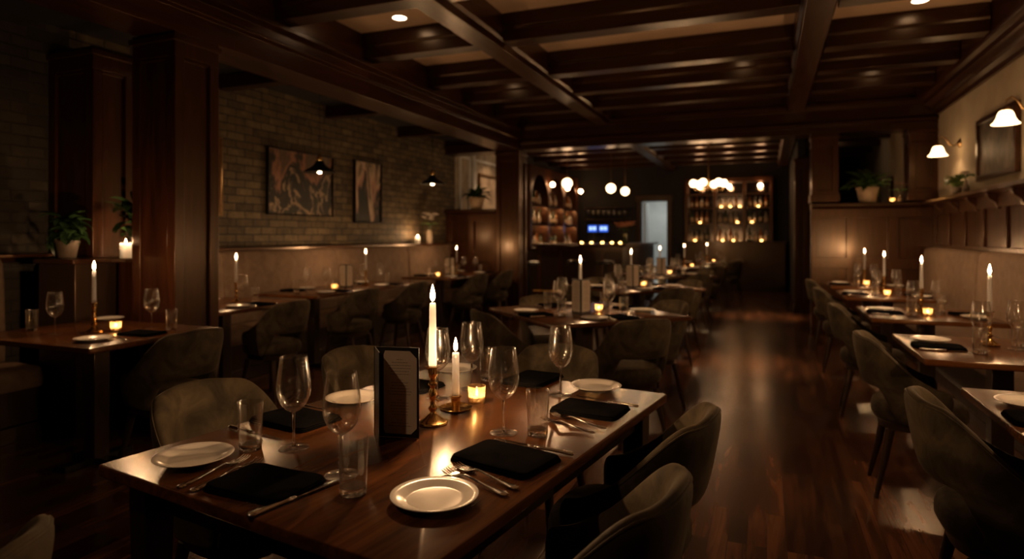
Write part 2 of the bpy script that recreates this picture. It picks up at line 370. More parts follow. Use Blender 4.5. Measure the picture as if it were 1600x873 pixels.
# end header
hp = [(YH0,ZH),(YH1,ZH),(YH1,ZC+.01),(YH0,ZC+.01),(YH0,ZH+.42),(YH0-.06,ZH+.38),(YH0-.06,ZH+.34),(YH0-.02,ZH+.3),(YH0-.02,ZH+.16),(YH0-.05,ZH+.13),(YH0-.05,ZH+.1),(YH0,ZH+.08)]
trim(MB().prism(hp, 'x', XL, XR), 'mahogany_x', 'deep moulded header beam across the end of the dining room', .003)
# crown on the right wall
cp = [(XR,2.80),(XR-.03,2.80),(XR-.04,2.84),(XR-.09,2.86),(XR-.10,2.89),(XR-.16,2.93),(XR-.17,2.97),(XR-.22,2.98),(XR-.24,3.02),(XR-.25,ZC+.01),(XR,ZC+.01)]
trim(MB().prism(cp, 'y', YB, YH0-.06), 'mahogany_y', 'stepped dark crown moulding along the right wall', .002)

# columns
def column(x0, x1, y0, y1, label, z0=0, z1=ZH):
    m = MB(); q = .025
    m.box(x0+q, x1-q, y0+q, y1-q, z0, z1)
    sw = .075
    for z in ((z0, z0+.14), (z1-.16, z1)): m.box(x0, x1, y0, y1, *z)
    m.box(x0-.015, x1+.015, y0-.015, y1+.015, z1-.06, z1-.02)
    m.box(x0-.015, x1+.015, y0-.015, y1+.015, z0, z0+.1)
    for (a, b) in ((x0, x0+sw), (x1-sw, x1)):
        for (c, e) in ((y0, y0+sw), (y1-sw, y1)): m.box(a, b, c, e, z0+.14, z1-.16)
    # inner bead round the panels
    for zz in ((z0+.14,z0+.16),(z1-.18,z1-.16)): m.box(x0+.012,x1-.012,y0+.012,y1-.012,*zz)
    return trim(m, 'mahogany_z', label, .004)
column(-4.0, -3.6, 3.03, 3.39, 'near panelled wood pillar left of the aisle')
column(-4.9, -4.42, 3.05, 3.37, 'panelled wall pilaster behind the near left pillar')
column(-4.0, -3.6, YH0, YH1, 'far panelled wood pillar at the end of the left bench')
column(.55, .87, YH0, YH1, 'panelled wood pillar on the right half wall', 1.75)
column(1.66, 1.97, YH0, YH1, 'panelled wood pilaster where the half wall meets the right wall', 1.75)
# half walls
def half_wall(name, x0, x1, label, npan):
    m = MB().box(x0, x1, YH0+.075, YH1-.05, 0, 1.66); w = (x1-x0)/npan; s = .06
    for i in range(npan+1):
        xc = x0 + w*i; a = max(x0, xc-s); b = min(x1, xc+s); m.box(a, b, YH0+.02, YH0+.08, 0, 1.66)
    for z in ((0,.16),(.88,1.02),(1.54,1.66)): m.box(x0, x1, YH0+.018, YH0+.078, *z)
    o = struct(name, m, 'mahogany_z', label, .004)
    c = MB().prism([(YH0-.03,1.69),(YH0-.03,1.725),(YH0-.015,1.735),(YH1+.015,1.735),(YH1+.03,1.725),(YH1+.03,1.69),(YH1,1.66),(YH0,1.66)], 'x', x0-.0, x1+.0)
    trim(c, 'mahogany_x', 'wooden cap ledge on ' + label, .003)
half_wall('wall_half_left', -4.9, -4.01, 'the panelled half wall left of the far pillar', 2)
half_wall('wall_half_right', .55, 1.97, 'the panelled half wall closing the right row', 3)
# low partition between the first booths
struct('wall_partition', MB().box(XL, -4.0, 3.1, 3.3, 0, 1.12), 'mahogany_z', 'low wooden partition beside the near pillar', .004)
trim(MB().box(XL, -4.0, 2.98, 3.37, 1.12, 1.15), 'mahogany_x', 'ledge on the low partition beside the near pillar')
struct('wall_planter_block', MB().box(-4.5, -4.14, 2.74, 3.02, 0, 1.12), 'dark_wood', 'dark wooden block beside the end of the near bench', .004)
trim(MB().box(-4.53, -4.13, 2.72, 2.98, 1.12, 1.15), 'mahogany_x', 'ledge holding the plants beside the near pillar')
# right wall wainscot, ledge and corbels
m = MB().box(XR-.03, XR, YB, YH0+.02, 0, 1.68)
y = -1.4
while y < YH0: m.box(XR-.055, XR-.03, y, y+.1, 1.12, 1.6); y += .62
m.box(XR-.057, XR-.03, YB, YH0, 1.56, 1.68).box(XR-.057, XR-.03, YB, YH0, .0, 1.2)
trim(m, 'mahogany_z', 'dark wood wainscot on the right wall')
trim(MB().prism([(XR,1.68),(XR-.1,1.68),(XR-.16,1.70),(XR-.18,1.70),(XR-.18,1.735),(XR,1.735)], 'y', YB, YH0-.04), 'mahogany_y', 'narrow ledge on top of the right wainscot', .002)
y = -1.2
while y < YH0-.2:
    trim(MB().prism([(XR-.03,1.55),(XR-.055,1.55),(XR-.07,1.60),(XR-.12,1.64),(XR-.14,1.68),(XR-.03,1.68)], 'y', y, y+.07), 'mahogany_z', 'small carved bracket under the right ledge', .002); y += .62
trim(MB().box(XL, XL+.03, -1.6, 3.03, 1.12, 1.16).box(XL, XL+.3, -1.6, 2.98, 1.16, 1.18), 'mahogany_y', 'dark ledge above the near left bench')
trim(MB().box(XL, XL+.24, 3.4, YH0, 1.165, 1.19), 'mahogany_y', 'dark ledge above the long left bench', .003)
# bar room right partition
struct('wall_bar_right', MB().box(.5, .62, 12.2, YE, 0, ZC), 'dark_plaster', 'dark partition at the right side of the bar room')
column(.45, .67, 12.0, 12.25, 'slim panelled post at the end of the bar room partition')
# framed panels of the pale wall beyond the left half wall
m = MB()
for y0, y1 in ((9.75,10.15),(10.35,11.9)):
    for a in ((y0,y0+.05),(y1-.05,y1)): m.box(XL, XL+.03, a[0], a[1], 1.2, 2.7)
    for z in ((1.2,1.25),(2.65,2.7)): m.box(XL, XL+.032, y0, y1, *z)
m.box(XL, XL+.06, 10.2, 10.3, 0, 2.85)
trim(m, 'white_trim', 'pale raised panel mouldings beyond the left half wall')

# ------------------------------------------------------------------ fixed benches
def bench(side, y0, y1, label, seams):
    s = 1 if side == 'left' else -1; xb = (XL + .01) if side == 'left' else (XR - .06)
    e = empty('banquette', (xb, 0, 0)); tag(e, label, 'bench', 'upholstered wall benches')
    def bx(a, b): return (min(s*a, s*b), max(s*a, s*b))
    MB().box(*bx(0,.5), y0, y1, .0, .1).box(*bx(0,.47), y0+.01, y1-.01, .1, .32).build('base', 'dark_wood', e, bevel=.004)
    ys = [y0] + seams + [y1]
    for a, b in zip(ys[:-1], ys[1:]):
        r = []  # padded back panel with soft edges
        n = 6; prof = [(0,.46),(.13,.46),(.135,.6),(.12,1.0),(.105,1.13),(.08,1.155),(.04,1.16),(0,1.155)]
        rows = []
        for yy, ins in ((a,.035),(a+.008,.012),(a+.03,0),(b-.03,0),(b-.008,.012),(b,.035)):
            rows.append([(s*max(0, px-ins) if px > 0 else 0, yy, pz-(ins*.6 if pz > 1 else 0)) for px, pz in prof])
        MB().grid(rows, True, True).build('back_cushion', 'bench_velvet', e, ang=50)
    prof = [(.135,.325),(.50,.325),(.515,.36),(.51,.43),(.48,.46),(.3,.468),(.135,.455)]
    for a, b in zip(ys[:-1], ys[1:]):
        rows = [[(s*px, yy, pz - (.015 if ins and pz > .4 else 0)) for px, pz in prof] for yy, ins in ((a+.002,1),(a+.03,0),(b-.03,0),(b-.002,1))]
        MB().grid(rows, True, True).build('seat_cushion', 'bench_velvet', e, ang=50)
bench('left', -1.4, 2.70, 'dim brown upholstered bench at the far left by the small table', [.8])
bench('left', 3.42, 9.2, 'long brown upholstered bench under the brick wall paintings', [4.55, 6.25, 7.9])
bench('right', -.8, 9.18, 'brown upholstered bench along the right wall', [1.3, 3.2, 5.1, 7.0])

# ------------------------------------------------------------------ prototypes
def make_chair():
    e = empty('dining_chair'); seg = 40
    A = radians(112)
    def sup(t, p): return math.copysign(abs(t) ** p, t)
    def sm(a, b, x):
        t = max(0, min(1, (x-a)/(b-a))); return t*t*(3-2*t)
    rows = []
    for i in range(seg+1):
        ph = -A + 2*A*i/seg; ap = abs(ph)/A
        zt = .805 - .235 * sm(.30, 1.0, ap) - .012*sm(0,.3,ap)
        zb = .545 - .165 * sm(.36, .62, ap)
        th = .052 - .008*ap; ring = []
        def pos(z, off):
            t = (z-.40)/.40
            a = .183 + .046*t + off; b = .190 + .075*t + off
            return (a*sup(sin(ph), .82), -b*sup(cos(ph), .82) + (.02 if ap > .9 else 0), z)
        h = zt - zb; half = th/2
        zs = [zb+.018, zb+.25*h, zb+.5*h, zb+.75*h, zt-.022]
        for z in zs: ring.append(pos(z, half * (.85 if z in (zs[0], zs[-1]) else 1)))
        ring.append(pos(zt-.005, half*.45)); ring.append(pos(zt, 0)); ring.append(pos(zt-.005, -half*.45))
        for z in reversed(zs): ring.append(pos(z, -half * (.85 if z in (zs[0], zs[-1]) else 1.15)))
        ring.append(pos(zb+.004, -half*.45)); ring.append(pos(zb, 0)); ring.append(pos(zb+.004, half*.45))
        rows.append(ring)
    # rounded ends: shrink the last rings
    for idx, src in ((0, 0), (-1, -1)):
        c = Vector([sum(p[k] for p in rows[src])/len(rows[src]) for k in range(3)])
        shr = [tuple(c + (Vector(p)-c)*.55 + Vector((0,.012,0))) for p in rows[src]]
        if idx == 0: rows.insert(0, shr)
        else: rows.append(shr)
    bk = MB().grid(rows, True, True).build('backrest', 'chair_velvet', e, sub=1, ang=180)
    # welted seam following the top of the back
    pts = [tuple(sum(Vector(r[k]) for r in [rows[i]][:1] for k in (6,)) if False else rows[i][5]) for i in range(2, len(rows)-2)]
    pts = [(p[0]*1.004, p[1]*1.004, p[2]-.006) for p in pts]
    MB().tube(pts, .0035, 6).build('piping', 'chair_velvet', bk)
    def pill(prof, n=32, p=.72, sx=.188, sy=.208):
        rows = []
        for k, z in prof:
            rows.append([(sx*k*sup(cos(2*pi*j/n), p), sy*k*sup(sin(2*pi*j/n), p)+.012, z) for j in range(n)])
        return rows
    MB().grid(pill([(.86,.375),(.95,.385),(1.0,.405),(1.0,.435),(.965,.46),(.88,.474),(.6,.482),(.25,.485),(.02,.486)]), True, True).build('seat', 'chair_velvet', e, ang=80)
    MB().grid(pill([(.78,.335),(.85,.34),(.86,.374)]), True, True).build('seat_frame', 'dark_wood', e, ang=60)
    for sx in (-1, 1):
        for sy in (-1, 1):
            MB().tube([(sx*.120, sy*.135+.01, .336), (sx*.138, sy*.158+.01, .2), (sx*.165, sy*.20+.01, 0)], [.021,.017,.010], 12).build('leg', 'dark_wood', e)
    return e
def make_wine():
    e = empty('wine_glass')
    out = [(.0045,.092),(.010,.095),(.022,.103),(.033,.116),(.0405,.134),(.0435,.152),(.0430,.172),(.0405,.194),(.0375,.214),(.0345,.236)]
    inn = [(r-.0011, z+.0008) for r, z in out[1:-1]][::-1]
    MB().lathe(out + [(.0341,.2372),(.0337,.236)] + inn + [(.0005,.0985)], 32).build('bowl', 'glass_thin', e, ang=80)
    MB().lathe([(.0062,.0052),(.0042,.012),(.0034,.03),(.0032,.06),(.0036,.084),(.0050,.0915)], 14).build('stem', 'glass_solid', e, ang=80)
    MB().lathe([(.0385,0),(.039,.0012),(.036,.0022),(.02,.0032),(.0064,.0051)], 32).build('foot', 'glass_thin', e, ang=80)
    return e
def make_tumbler():
    e = empty('water_glass')
    MB().lathe([(.0285,.0175),(.030,.06),(.0325,.1225),(.0322,.1240),(.0312,.1225),(.0285,.06),(.0272,.0180)], 28).build('glass_wall', 'glass_thin', e, ang=80)
    MB().lathe([(.0260,0),(.0280,.0015),(.0284,.0165),(.026,.0165),(.01,.0155),(.0004,.0150)], 28).build('thick_base', 'glass_solid', e, ang=60)
    return e
def make_plate():
    e = empty('side_plate')
    MB().lathe([(.050,0),(.054,.0005),(.060,.004),(.078,.010),(.0905,.0155),(.0915,.0170),(.0900,.0178),(.078,.0140),(.0635,.0085),(.0605,.0070),(.056,.0062),(.0005,.0060)], 56).build('dish', 'china', e, ang=60)
    return e
def make_fork():
    e = empty('table_fork')
    def strip(prof, th):
        rows = []
        for y, w, z in prof: rows.append([(-w,y,z),(-w*.6,y,z+th),(w*.6,y,z+th),(w,y,z),(w*.6,y,z-th*.6),(-w*.6,y,z-th*.6)])
        return rows
    h = strip([(-.104,.004,.004),(-.100,.0085,.004),(-.088,.010,.004),(-.07,.007,.0042),(-.04,.0042,.0052),(0,.0032,.0085),(.02,.003,.0105),(.032,.0034,.0100)], .0022)
    MB().grid(h, True, True).build('handle', 'silver', e, ang=50)
    m = MB(); m.grid(strip([(.0325,.0035,.0100),(.040,.0085,.0075),(.050,.0122,.0045),(.060,.0125,.003)], .0012), True, True)
    for x in (-.0105,-.0035,.0035,.0105):
        rows = [[(x-w,y,z),(x-w,y,z+.0016),(x+w,y,z+.0016),(x+w,y,z)] for y, w, z in ((.0602,.0020,.0028),(.075,.0018,.0022),(.090,.0014,.0038),(.102,.0006,.0075))]
        m.grid(rows, True, True)
    m.build('tines', 'silver', e, ang=50)
    return e
def make_knife():
    e = empty('table_knife')
    rows = []
    for y, r in ((-.118,.002),(-.116,.007),(-.108,.0085),(-.098,.0075),(-.06,.0060),(-.03,.0068),(-.018,.0078),(-.014,.0055),(-.010,.0072),(-.006,.0045)):
        rows.append([(r*cos(a)*1.15, y, .0055+r*.6*sin(a)) for a in [2*pi*j/12 for j in range(12)]])
    MB().grid(rows, True, True).build('handle', 'silver', e, ang=60)
    rows = []
    for y, a, b in ((-.0058,-.004,.004),(.01,-.0085,.006),(.06,-.0105,.0065),(.09,-.0095,.006),(.108,-.005,.0048),(.116,.001,.003)):
        rows.append([(a,y,.0052),((a+b)/2,y,.0060),(b,y,.0062),(b,y,.0048),((a+b)/2,y,.0048)])
    MB().grid(rows, True, True).build('blade', 'silver', e, ang=40)
    return e
def make_napkin(w=.082, l=.112, seed=0):
    e = empty('folded_napkin'); r = random.Random(seed)
    for lay in range(3):
        rows = []; n = 16; m_ = 12; z0 = lay*.0046; top = z0 + .0042
        g = lambda x, y: .0016*sin(x*38+seed*2+lay)*cos(y*29+seed) + .0011*sin((x*21+y*47)+seed*3)
        ins = .003*lay
        W_, L_ = w-ins, l-ins*.7
        ring = []
        for i in range(n+1):
            u = -1 + 2*i/n; row = []
            for z, k in ((z0,.97),(z0+.0035,1.0),(top,.985)):
                pass
        # loft of rounded-rectangle rings
        def rr(k, z, amp):
            pts = []
            for q in range(40):
                a = 2*pi*q/40; cx, sx = cos(a), sin(a)
                x = math.copysign(abs(cx)**.22, cx)*W_*k; yy = math.copysign(abs(sx)**.22, sx)*L_*k
                pts.append((x, yy, z + amp*g(x, yy)))
            return pts
        amp = 1.0 if lay == 2 else 0
        MBr = [rr(.975,z0,0), rr(1,z0+.0018,0), rr(.995,top-.001,amp*.4), rr(.95,top+.0004,amp), rr(.7,top+.0012,amp*1.5), rr(.4,top+.0016,amp*1.5), rr(.12,top+.0016,amp)]
        MB().grid(MBr, True, True).build('fold', 'napkin_cloth', e, ang=70)
    return e
def flame(parent, z, s=1.0, mat='flame'):
    MB().lathe([(.0005,0),(.0042*s,.004*s),(.0068*s,.011*s),(.0070*s,.017*s),(.0050*s,.027*s),(.0026*s,.037*s),(.0003*s,.045*s)], 10, (0,0,z)).build('flame', mat, parent, ang=180)
def make_stick():
    e = empty('brass_candlestick')
    MB().lathe([(.044,0),(.045,.004),(.043,.008),(.036,.010),(.030,.015),(.020,.022),(.012,.030)], 36).build('base', 'brass', e, ang=40)
    MB().lathe([(.0118,.0302),(.0085,.036),(.0095,.040),(.014,.046),(.014,.050),(.0085,.056),(.0075,.068),(.0105,.078),(.0125,.088),(.010,.098),(.0065,.104),(.0080,.110),(.013,.115),(.013,.119),(.0085,.124),(.0085,.136),(.0125,.142),(.0135,.150),(.0135,.166),(.0090,.1662)], 24).build('stem', 'brass', e, ang=40)
    MB().lathe([(.0138,.1640),(.021,.1660),(.023,.1685),(.0215,.1690),(.0140,.1680)], 28).build('drip_pan', 'brass', e, ang=40)
    return e
def make_taper():
    e = empty('taper_candle')
    h = .185
    MB().lathe([(.0112,0),(.0118,.002),(.0104,h*.6),(.0096,h-.01),(.0088,h-.003),(.0065,h),(.0030,h-.0015),(.0008,h-.002)], 20).build('wax', 'wax', e, ang=60)
    MB().tube([(0,0,h-.003),(.0004,0,h+.004),(.0012,.0003,h+.008)], .0008, 6).build('wick', 'wick', e)
    flame(e, h+.0035, 1.15); return e
def make_low_stick():
    e = empty('low_brass_candle_dish')
    MB().lathe([(.040,0),(.050,.004),(.0535,.010),(.0525,.0115),(.047,.0065),(.036,.0035),(.015,.0040),(.0135,.0042)], 40).build('dish', 'brass', e, ang=50)
    MB().lathe([(.0130,.0044),(.0115,.012),(.0135,.020),(.0150,.026),(.0155,.040),(.0205,.0445),(.0205,.0470),(.0135,.0475)], 26).build('socket', 'brass', e, ang=40)
    MB().tube([(.052,0,.010),(.066,.004,.014),(.074,.0,.026),(.066,-.002,.036),(.052,0,.028)], .0032, 8).build('handle', 'brass', e)
    return e
def make_short_taper():
    e = empty('short_taper_candle'); h = .135
    MB().lathe([(.0112,0),(.0114,.002),(.0112,h-.008),(.0106,h-.001),(.0085,h),(.0040,h-.0025),(.0008,h-.003)], 20).build('wax', 'wax', e, ang=60)
    MB().tube([(0,0,h-.003),(.0004,0,h+.004),(.0010,.0003,h+.008)], .0008, 6).build('wick', 'wick', e)
    flame(e, h+.0035, 1.0); return e
def make_votive():
    e = empty('votive_candle')
    MB().lathe([(.0005,0),(.024,0),(.0265,.003),(.0290,.052),(.0300,.056),(.0285,.056),(.0272,.051),(.0248,.0048),(.0005,.0040)], 26).build('glass_cup', 'votive_glass', e, ang=60)
    MB().lathe([(.0005,.0046),(.0235,.0050),(.0240,.022),(.0200,.0215),(.0008,.0205)], 20).build('wax', 'wax', e, ang=60)
    flame(e, .023, .55, 'small_flame'); return e
def make_pillar():
    e = empty('pillar_candle')
    MB().lathe([(.0005,0),(.033,0),(.035,.002),(.0355,.098),(.0340,.104),(.030,.102),(.024,.094),(.0008,.091)], 30).build('wax', 'wax', e, ang=60)
    MB().tube([(0,0,.090),(0,.0006,.098)], .001, 6).build('wick', 'wick', e)
    flame(e, .0985, .8, 'flame'); return e
def make_open_menu():
    e = empty('standing_menu'); h = .246; w = .126
    MB().box(0,w,-.0012,.0012,0,h).build('cover_board', 'menu_cover', e, smooth=False, bevel=.0005)
    card = MB().prism([(.030,.010),(.104,.010),(.120,.026),(.120,.216),(.100,.236),(.030,.236),(.026,.226),(.026,.020)], 'y', -.0030, -.0016).build('menu_card', 'paper', e, smooth=False)
    rr = random.Random(6); m = MB(); z = .212; blk = 0
    while z > .03:
        head = blk % 6 == 0; L_ = rr.uniform(.012,.02) if head else rr.uniform(.046,.068); x = .072 - L_/2; end = x + L_
        while x < end:
            ww = min(rr.uniform(.003,.009), end-x); m.add([(x,-.0032,z),(x+ww,-.0032,z),(x+ww,-.0032,z+.0012),(x,-.0032,z+.0012)], [(0,1,2,3)]); x += ww+.0014
        blk += 1; z -= .008
        if blk % 6 == 0: z -= .007
    m.build('printed_text', 'ink', card, smooth=False)
    a = radians(-62); c, q = cos(a), sin(a); nx, ny = -q*.0012, c*.0012; vs = []
    for u, k in ((.002,-1),(.002,1),(.092,1),(.092,-1)):
        for z in (0, h): vs.append((u*c+nx*k, u*q+ny*k, z))
    MB().add(vs, [(0,2,3,1),(2,4,5,3),(4,6,7,5),(6,0,1,7),(0,6,4,2),(1,3,5,7)]).build('cover_board', 'menu_cover', e, smooth=False)
    MB().tube([(-.001,.0005,0),(-.001,.0005,h)], .0022, 8).build('spine', 'menu_cover', e)
    return e
def make_menu(both=True):
    """two hinged boards standing in a V, the fold towards -Y; a paper card on each outer face"""
    e = empty('standing_menu'); h = .246; w = .105
    for s in (1, -1):
        a = radians(51)
        dx, dy = s*cos(a), sin(a); nx, ny = s*sin(a), -cos(a)   # along the board, outward normal
        def q(u, n, z): return (dx*u + nx*n, .0 + dy*u + ny*n, z)
        def slab(poly, n0, n1):
            k = len(poly); vs = [q(u, n0, z) for u, z in poly] + [q(u, n1, z) for u, z in poly]
            return MB().add(vs, [tuple(range(k)), tuple(range(k, 2*k))] + [(i, (i+1) % k, k+(i+1) % k, k+i) for i in range(k)])
        b = slab([(.003,0),(w,0),(w,h),(.003,h)], -.0012, .0012).build('cover_board', 'menu_cover', e, smooth=False)
        if s < 0 and not both: continue
        c = slab([(.010,.014),(.086,.014),(.100,.026),(.100,.220),(.083,.236),(.010,.236)], .0016, .0022).build('menu_card', 'paper', b, smooth=False)
        rr = random.Random(5 + s); m = MB(); z = .214; blk = 0
        while z > .035:
            head = blk % 5 == 0
            L_ = rr.uniform(.012,.02) if head else rr.uniform(.044,.066); x = .055 - L_/2; end = x + L_
            while x < end:
                ww = rr.uniform(.003,.009); ww = min(ww, end-x)
                vs = [q(x,.0024,z), q(x+ww,.0024,z), q(x+ww,.0024,z+.0011), q(x,.0024,z+.0011)]
                m.add(vs, [(0,1,2,3)]); x += ww + .0014
            blk += 1; z -= .0085 if not head else .007
            if blk % 5 == 0: z -= .006
        m.build('printed_text', 'ink', c, smooth=False)
    MB().tube([(0,0,0),(0,0,h)], .0022, 8).build('spine', 'menu_cover', e)
    return e
def make_stool():
    e = empty('bar_stool')
    MB().lathe([(.005,.78),(.15,.78),(.185,.79),(.19,.82),(.18,.85),(.15,.865),(.005,.868)], 28).build('seat', 'black_stone', e)
    MB().tube([(0,0,.02),(0,0,.78)], .025, 12).build('post', 'black_metal', e)
    MB().lathe([(.2,0),(.2,.012),(.05,.025),(.03,.03)], 28).build('base', 'black_metal', e)
    MB().tube([(.15*cos(a),.15*sin(a),.28) for a in [2*pi*k/20 for k in range(21)]], .009, 8).build('foot_ring', 'black_metal', e)
    return e
def bottle_factory(kind, body, neckr, h, mat):
    def f():
        e = empty(kind)
        MB().lathe([(body*.9,0),(body,.006),(body,h*.55),(body*.9,h*.62),(neckr*1.3,h*.74),(neckr,h*.8),(neckr,h*.93),(neckr*1.25,h*.94),(neckr*1.25,h*.96)], 14).build('glass', mat, e)
        MB().lathe([(neckr*1.1,h*.962),(neckr*1.15,h),(neckr*.9,h*1.005)], 10).build('cap', 'old_brass' if 'amber' in mat else 'black_metal', e)
        MB().lathe([(body*1.012,h*.16),(body*1.012,h*.44)], 14).build('paper_label', 'terracotta', e)
        return e
    return f
MAKE = dict(menu1=make_open_menu, chair=make_chair, wine=make_wine, tumbler=make_tumbler, plate=make_plate, fork=make_fork, knife=make_knife,
            napkin=make_napkin, napkin2=lambda: make_napkin(.086,.118,2), stick=make_stick, taper=make_taper, low=make_low_stick, short=make_short_taper,
            votive=make_votive, pillar=make_pillar, menu=make_menu, stool=make_stool,
            bottle_a=bottle_factory('liquor_bottle', .037, .013, .30, 'bottle_amber'),
            bottle_b=bottle_factory('wine_bottle', .037, .014, .32, 'bottle_green'),
            bottle_c=bottle_factory('spirit_bottle', .042, .014, .26, 'bottle_clear'))

# ------------------------------------------------------------------ tables
def rot(x, y, a): return (x*cos(a)-y*sin(a), x*sin(a)+y*cos(a))
def rounded_top(m, hx, hy, z0, z1, r=.012, ch=.004):
    def ring(k, z):
        pts = []
        for qx, qy, a0 in ((1,1,0),(-1,1,90),(-1,-1,180),(1,-1,270)):
            for t in range(5):
                a = radians(a0 + 22.5*t); pts.append((qx*(hx-r)+(r-k)*cos(a), qy*(hy-r)+(r-k)*sin(a), z))
        return pts
    m.grid([ring(ch, z0), ring(0, z0+ch), ring(0, z1-ch), ring(ch*.3, z1-ch*.3), ring(ch, z1)], True, True); return m
def table(cx, cy, a, hx, hy, kind, label, grain='x'):
    e = empty('dining_table', (cx, cy, 0), a); tag(e, label, 'table', 'dark wooden dining tables')
    rounded_top(MB(), hx, hy, .722, .75).build('tabletop', 'tabletop_' + grain, e, ang=30)
    if kind == 'legs':
        MB().box(-hx+.09, hx-.09, -hy+.075, -hy+.095, .64, .7215).box(-hx+.09, hx-.09, hy-.095, hy-.075, .64, .7215)\
            .box(-hx+.075, -hx+.095, -hy+.075, hy-.075, .64, .7215).box(hx-.095, hx-.075, -hy+.075, hy-.075, .64, .7215).build('apron', 'dark_wood', e, bevel=.002)
        for sx in (-1,1):
            for sy in (-1,1):
                x, y = sx*(hx-.085), sy*(hy-.085)
                rows = [[(x+q*dx, y+q*dy, z) for dx, dy in ((-1,-1),(1,-1),(1,1),(-1,1))] for q, z in ((.024,0),(.036,.64),(.036,.7215))]
                MB().grid(rows, True, True).build('leg', 'dark_wood', e, bevel=.003)
    else:
        xs = [0] if kind == 'one' else [-hx*.55, hx*.55] if hx > hy else None
        cs = [(x, 0) for x in xs] if xs else [(0, -hy*.55), (0, hy*.55)]
        for x, y in cs:
            MB().box(x-.045, x+.045, y-.045, y+.045, .03, .7).build('pedestal', 'dark_wood', e, bevel=.004)
            MB().box(x-.16, x+.16, y-.035, y+.035, 0, .035).box(x-.035, x+.035, y-.2, y+.2, 0, .036).build('foot', 'black_metal', e, bevel=.004)
            MB().box(x-.18, x+.18, y-.03, y+.03, .70, .7215).box(x-.03, x+.03, y-.18, y+.18, .70, .7213).build('bearer', 'black_metal', e)
    return e
def candle_at(x, y, where, z=TT, rz=0):
    place('stick', (x,y,z), rz, 'turned brass candlestick on ' + where, 'candlestick', 'brass candlesticks')
    place('taper', (x,y,z+.1695), rz, 'lit white taper candle on ' + where, 'candle', 'tall lit taper candles')
def votive_at(x, y, where, z=TT):
    place('votive', (x,y,z), random.uniform(0,3), 'small glowing glass votive candle ' + where, 'candle', 'glass votive candles')
def menu_at(x, y, rz, where, kind='menu'):
    place(kind, (x,y,TT), rz, 'dark standing menu with cream cards on ' + where, 'menu', 'standing menus on the tables')
def setting(ex, ey, ang, seat, tname, cut=True, items='pnwt', jit=.005):
    """ex,ey: table edge point in front of the seat, ang: the way the guest faces"""
    r = random.Random(hash((round(ex,2), round(ey,2))) & 0xffff)
    fx, fy = cos(ang), sin(ang); rx, ry = sin(ang), -cos(ang)
    def at(u, v):
        u += r.uniform(-jit, jit)*.4; v += r.uniform(-jit, jit)
        return (ex+rx*u+fx*v, ey+ry*u+fy*v, TT)
    w = 'at the %s of %s' % (seat, tname)
    if 'p' in items: place('plate', at(-.155,.135), 0, 'white side plate ' + w, 'plate', 'white side plates')
    if 'n' in items: place('napkin', at(.055,.125), ang-pi/2+r.uniform(-.05,.05), 'folded black napkin ' + w, 'napkin', 'folded black napkins')
    if cut:
        place('fork', at(-.048,.14), ang-pi/2+.03, 'silver fork ' + w, 'fork', 'silver forks')
        place('knife', at(.158,.15), ang-pi/2-.02, 'silver table knife ' + w, 'knife', 'silver knives')
    if 't' in items: place('tumbler', at(.165,.27), r.uniform(0,3), 'water tumbler ' + w, 'glass', 'water tumblers')
    if 'w' in items: place('wine', at(.06,.302), r.uniform(0,3), 'wine glass ' + w, 'wine glass', 'wine glasses')
def chair(x, y, ang, label):
    """ang: the way the chair faces"""
    place('chair', (x,y,0), ang-pi/2, label, 'chair', 'olive brown velvet tub chairs')

# --- the large front table
aF = radians(90 - 8.5) - pi/2     # local +y runs along the table away from the viewer
FC = (-.909, 1.649); HXF, HYF = .4915, .687
table(FC[0], FC[1], aF, HXF, HYF, 'legs', 'large dark wooden dining table laid for six in front', 'y')
def FT(u, v): x, y = rot(u, v, aF); return (FC[0]+x, FC[1]+y)
def fp(px, py): return P(px, py) + (TT,)
def put(kind, px, py, rz, label, cat, group): return place(kind, fp(px, py), rz, label, cat, group)
G = dict(p=('plate','white side plates'), w=('wine glass','wine glasses'), t=('glass','water tumblers'), n=('napkin','folded black napkins'), f=('fork','silver forks'), k=('knife','silver knives'))
put('plate', 303, 720, 0, 'white side plate on the left corner of the large front table', *G['p'])
put('plate', 679, 783, 0, 'white side plate at the front edge, reflecting a flame', *G['p'])
put('plate', 931, 608, 0, 'white side plate near the far right corner of the large front table', *G['p'])
put('plate', 552, 627, 0, 'white side plate behind the standing menu of the front table', *G['p'])
put('plate', 710, 580, 0, 'white side plate behind the two lit candles of the front table', *G['p'])
put('wine', 459, 700, 0, 'wine glass between tumbler and menu, leftmost on the front table', *G['w'])
put('wine', 534, 742, 0, 'wine glass directly behind the nearest tumbler, left of the menu', *G['w'])
put('wine', 787, 676, 0, 'wine glass beside the tumbler right of the candles', *G['w'])
put('wine', 876, 617, 0, 'wine glass near the far end plate of the front table', *G['w'])
put('wine', 737, 606, 0, 'wine glass just behind the low candle on the front table', *G['w'])
put('wine', 684, 622, 0, 'wine glass hidden partly behind the tall candle', *G['w'])
put('tumbler', 391, 702, 0, 'water tumbler by the left plate of the front table', *G['t'])
put('tumbler', 552, 771, 0, 'nearest water tumbler, in front of a wine glass on the front table', *G['t'])
put('tumbler', 840, 679, 0, 'water tumbler above the right hand napkin of the front table', *G['t'])
put('tumbler', 762, 594, 0, 'water tumbler behind the low candle of the front table', *G['t'])
def dirpx(a, b):
    p, q = P(*a), P(*b); return atan2(q[1]-p[1], q[0]-p[0])
def mid(a, b):
    p, q = P(*a), P(*b); return ((p[0]+q[0])/2, (p[1]+q[1])/2, TT)
def lay(kind, a, b, label, cg, kz=0):
    m_ = mid(a, b); place(kind, (m_[0], m_[1], TT+kz), dirpx(a, b) - pi/2, label, *cg)
lay('fork', (278,764), (387,715), 'silver fork nearer the left plate of the front table', G['f'])
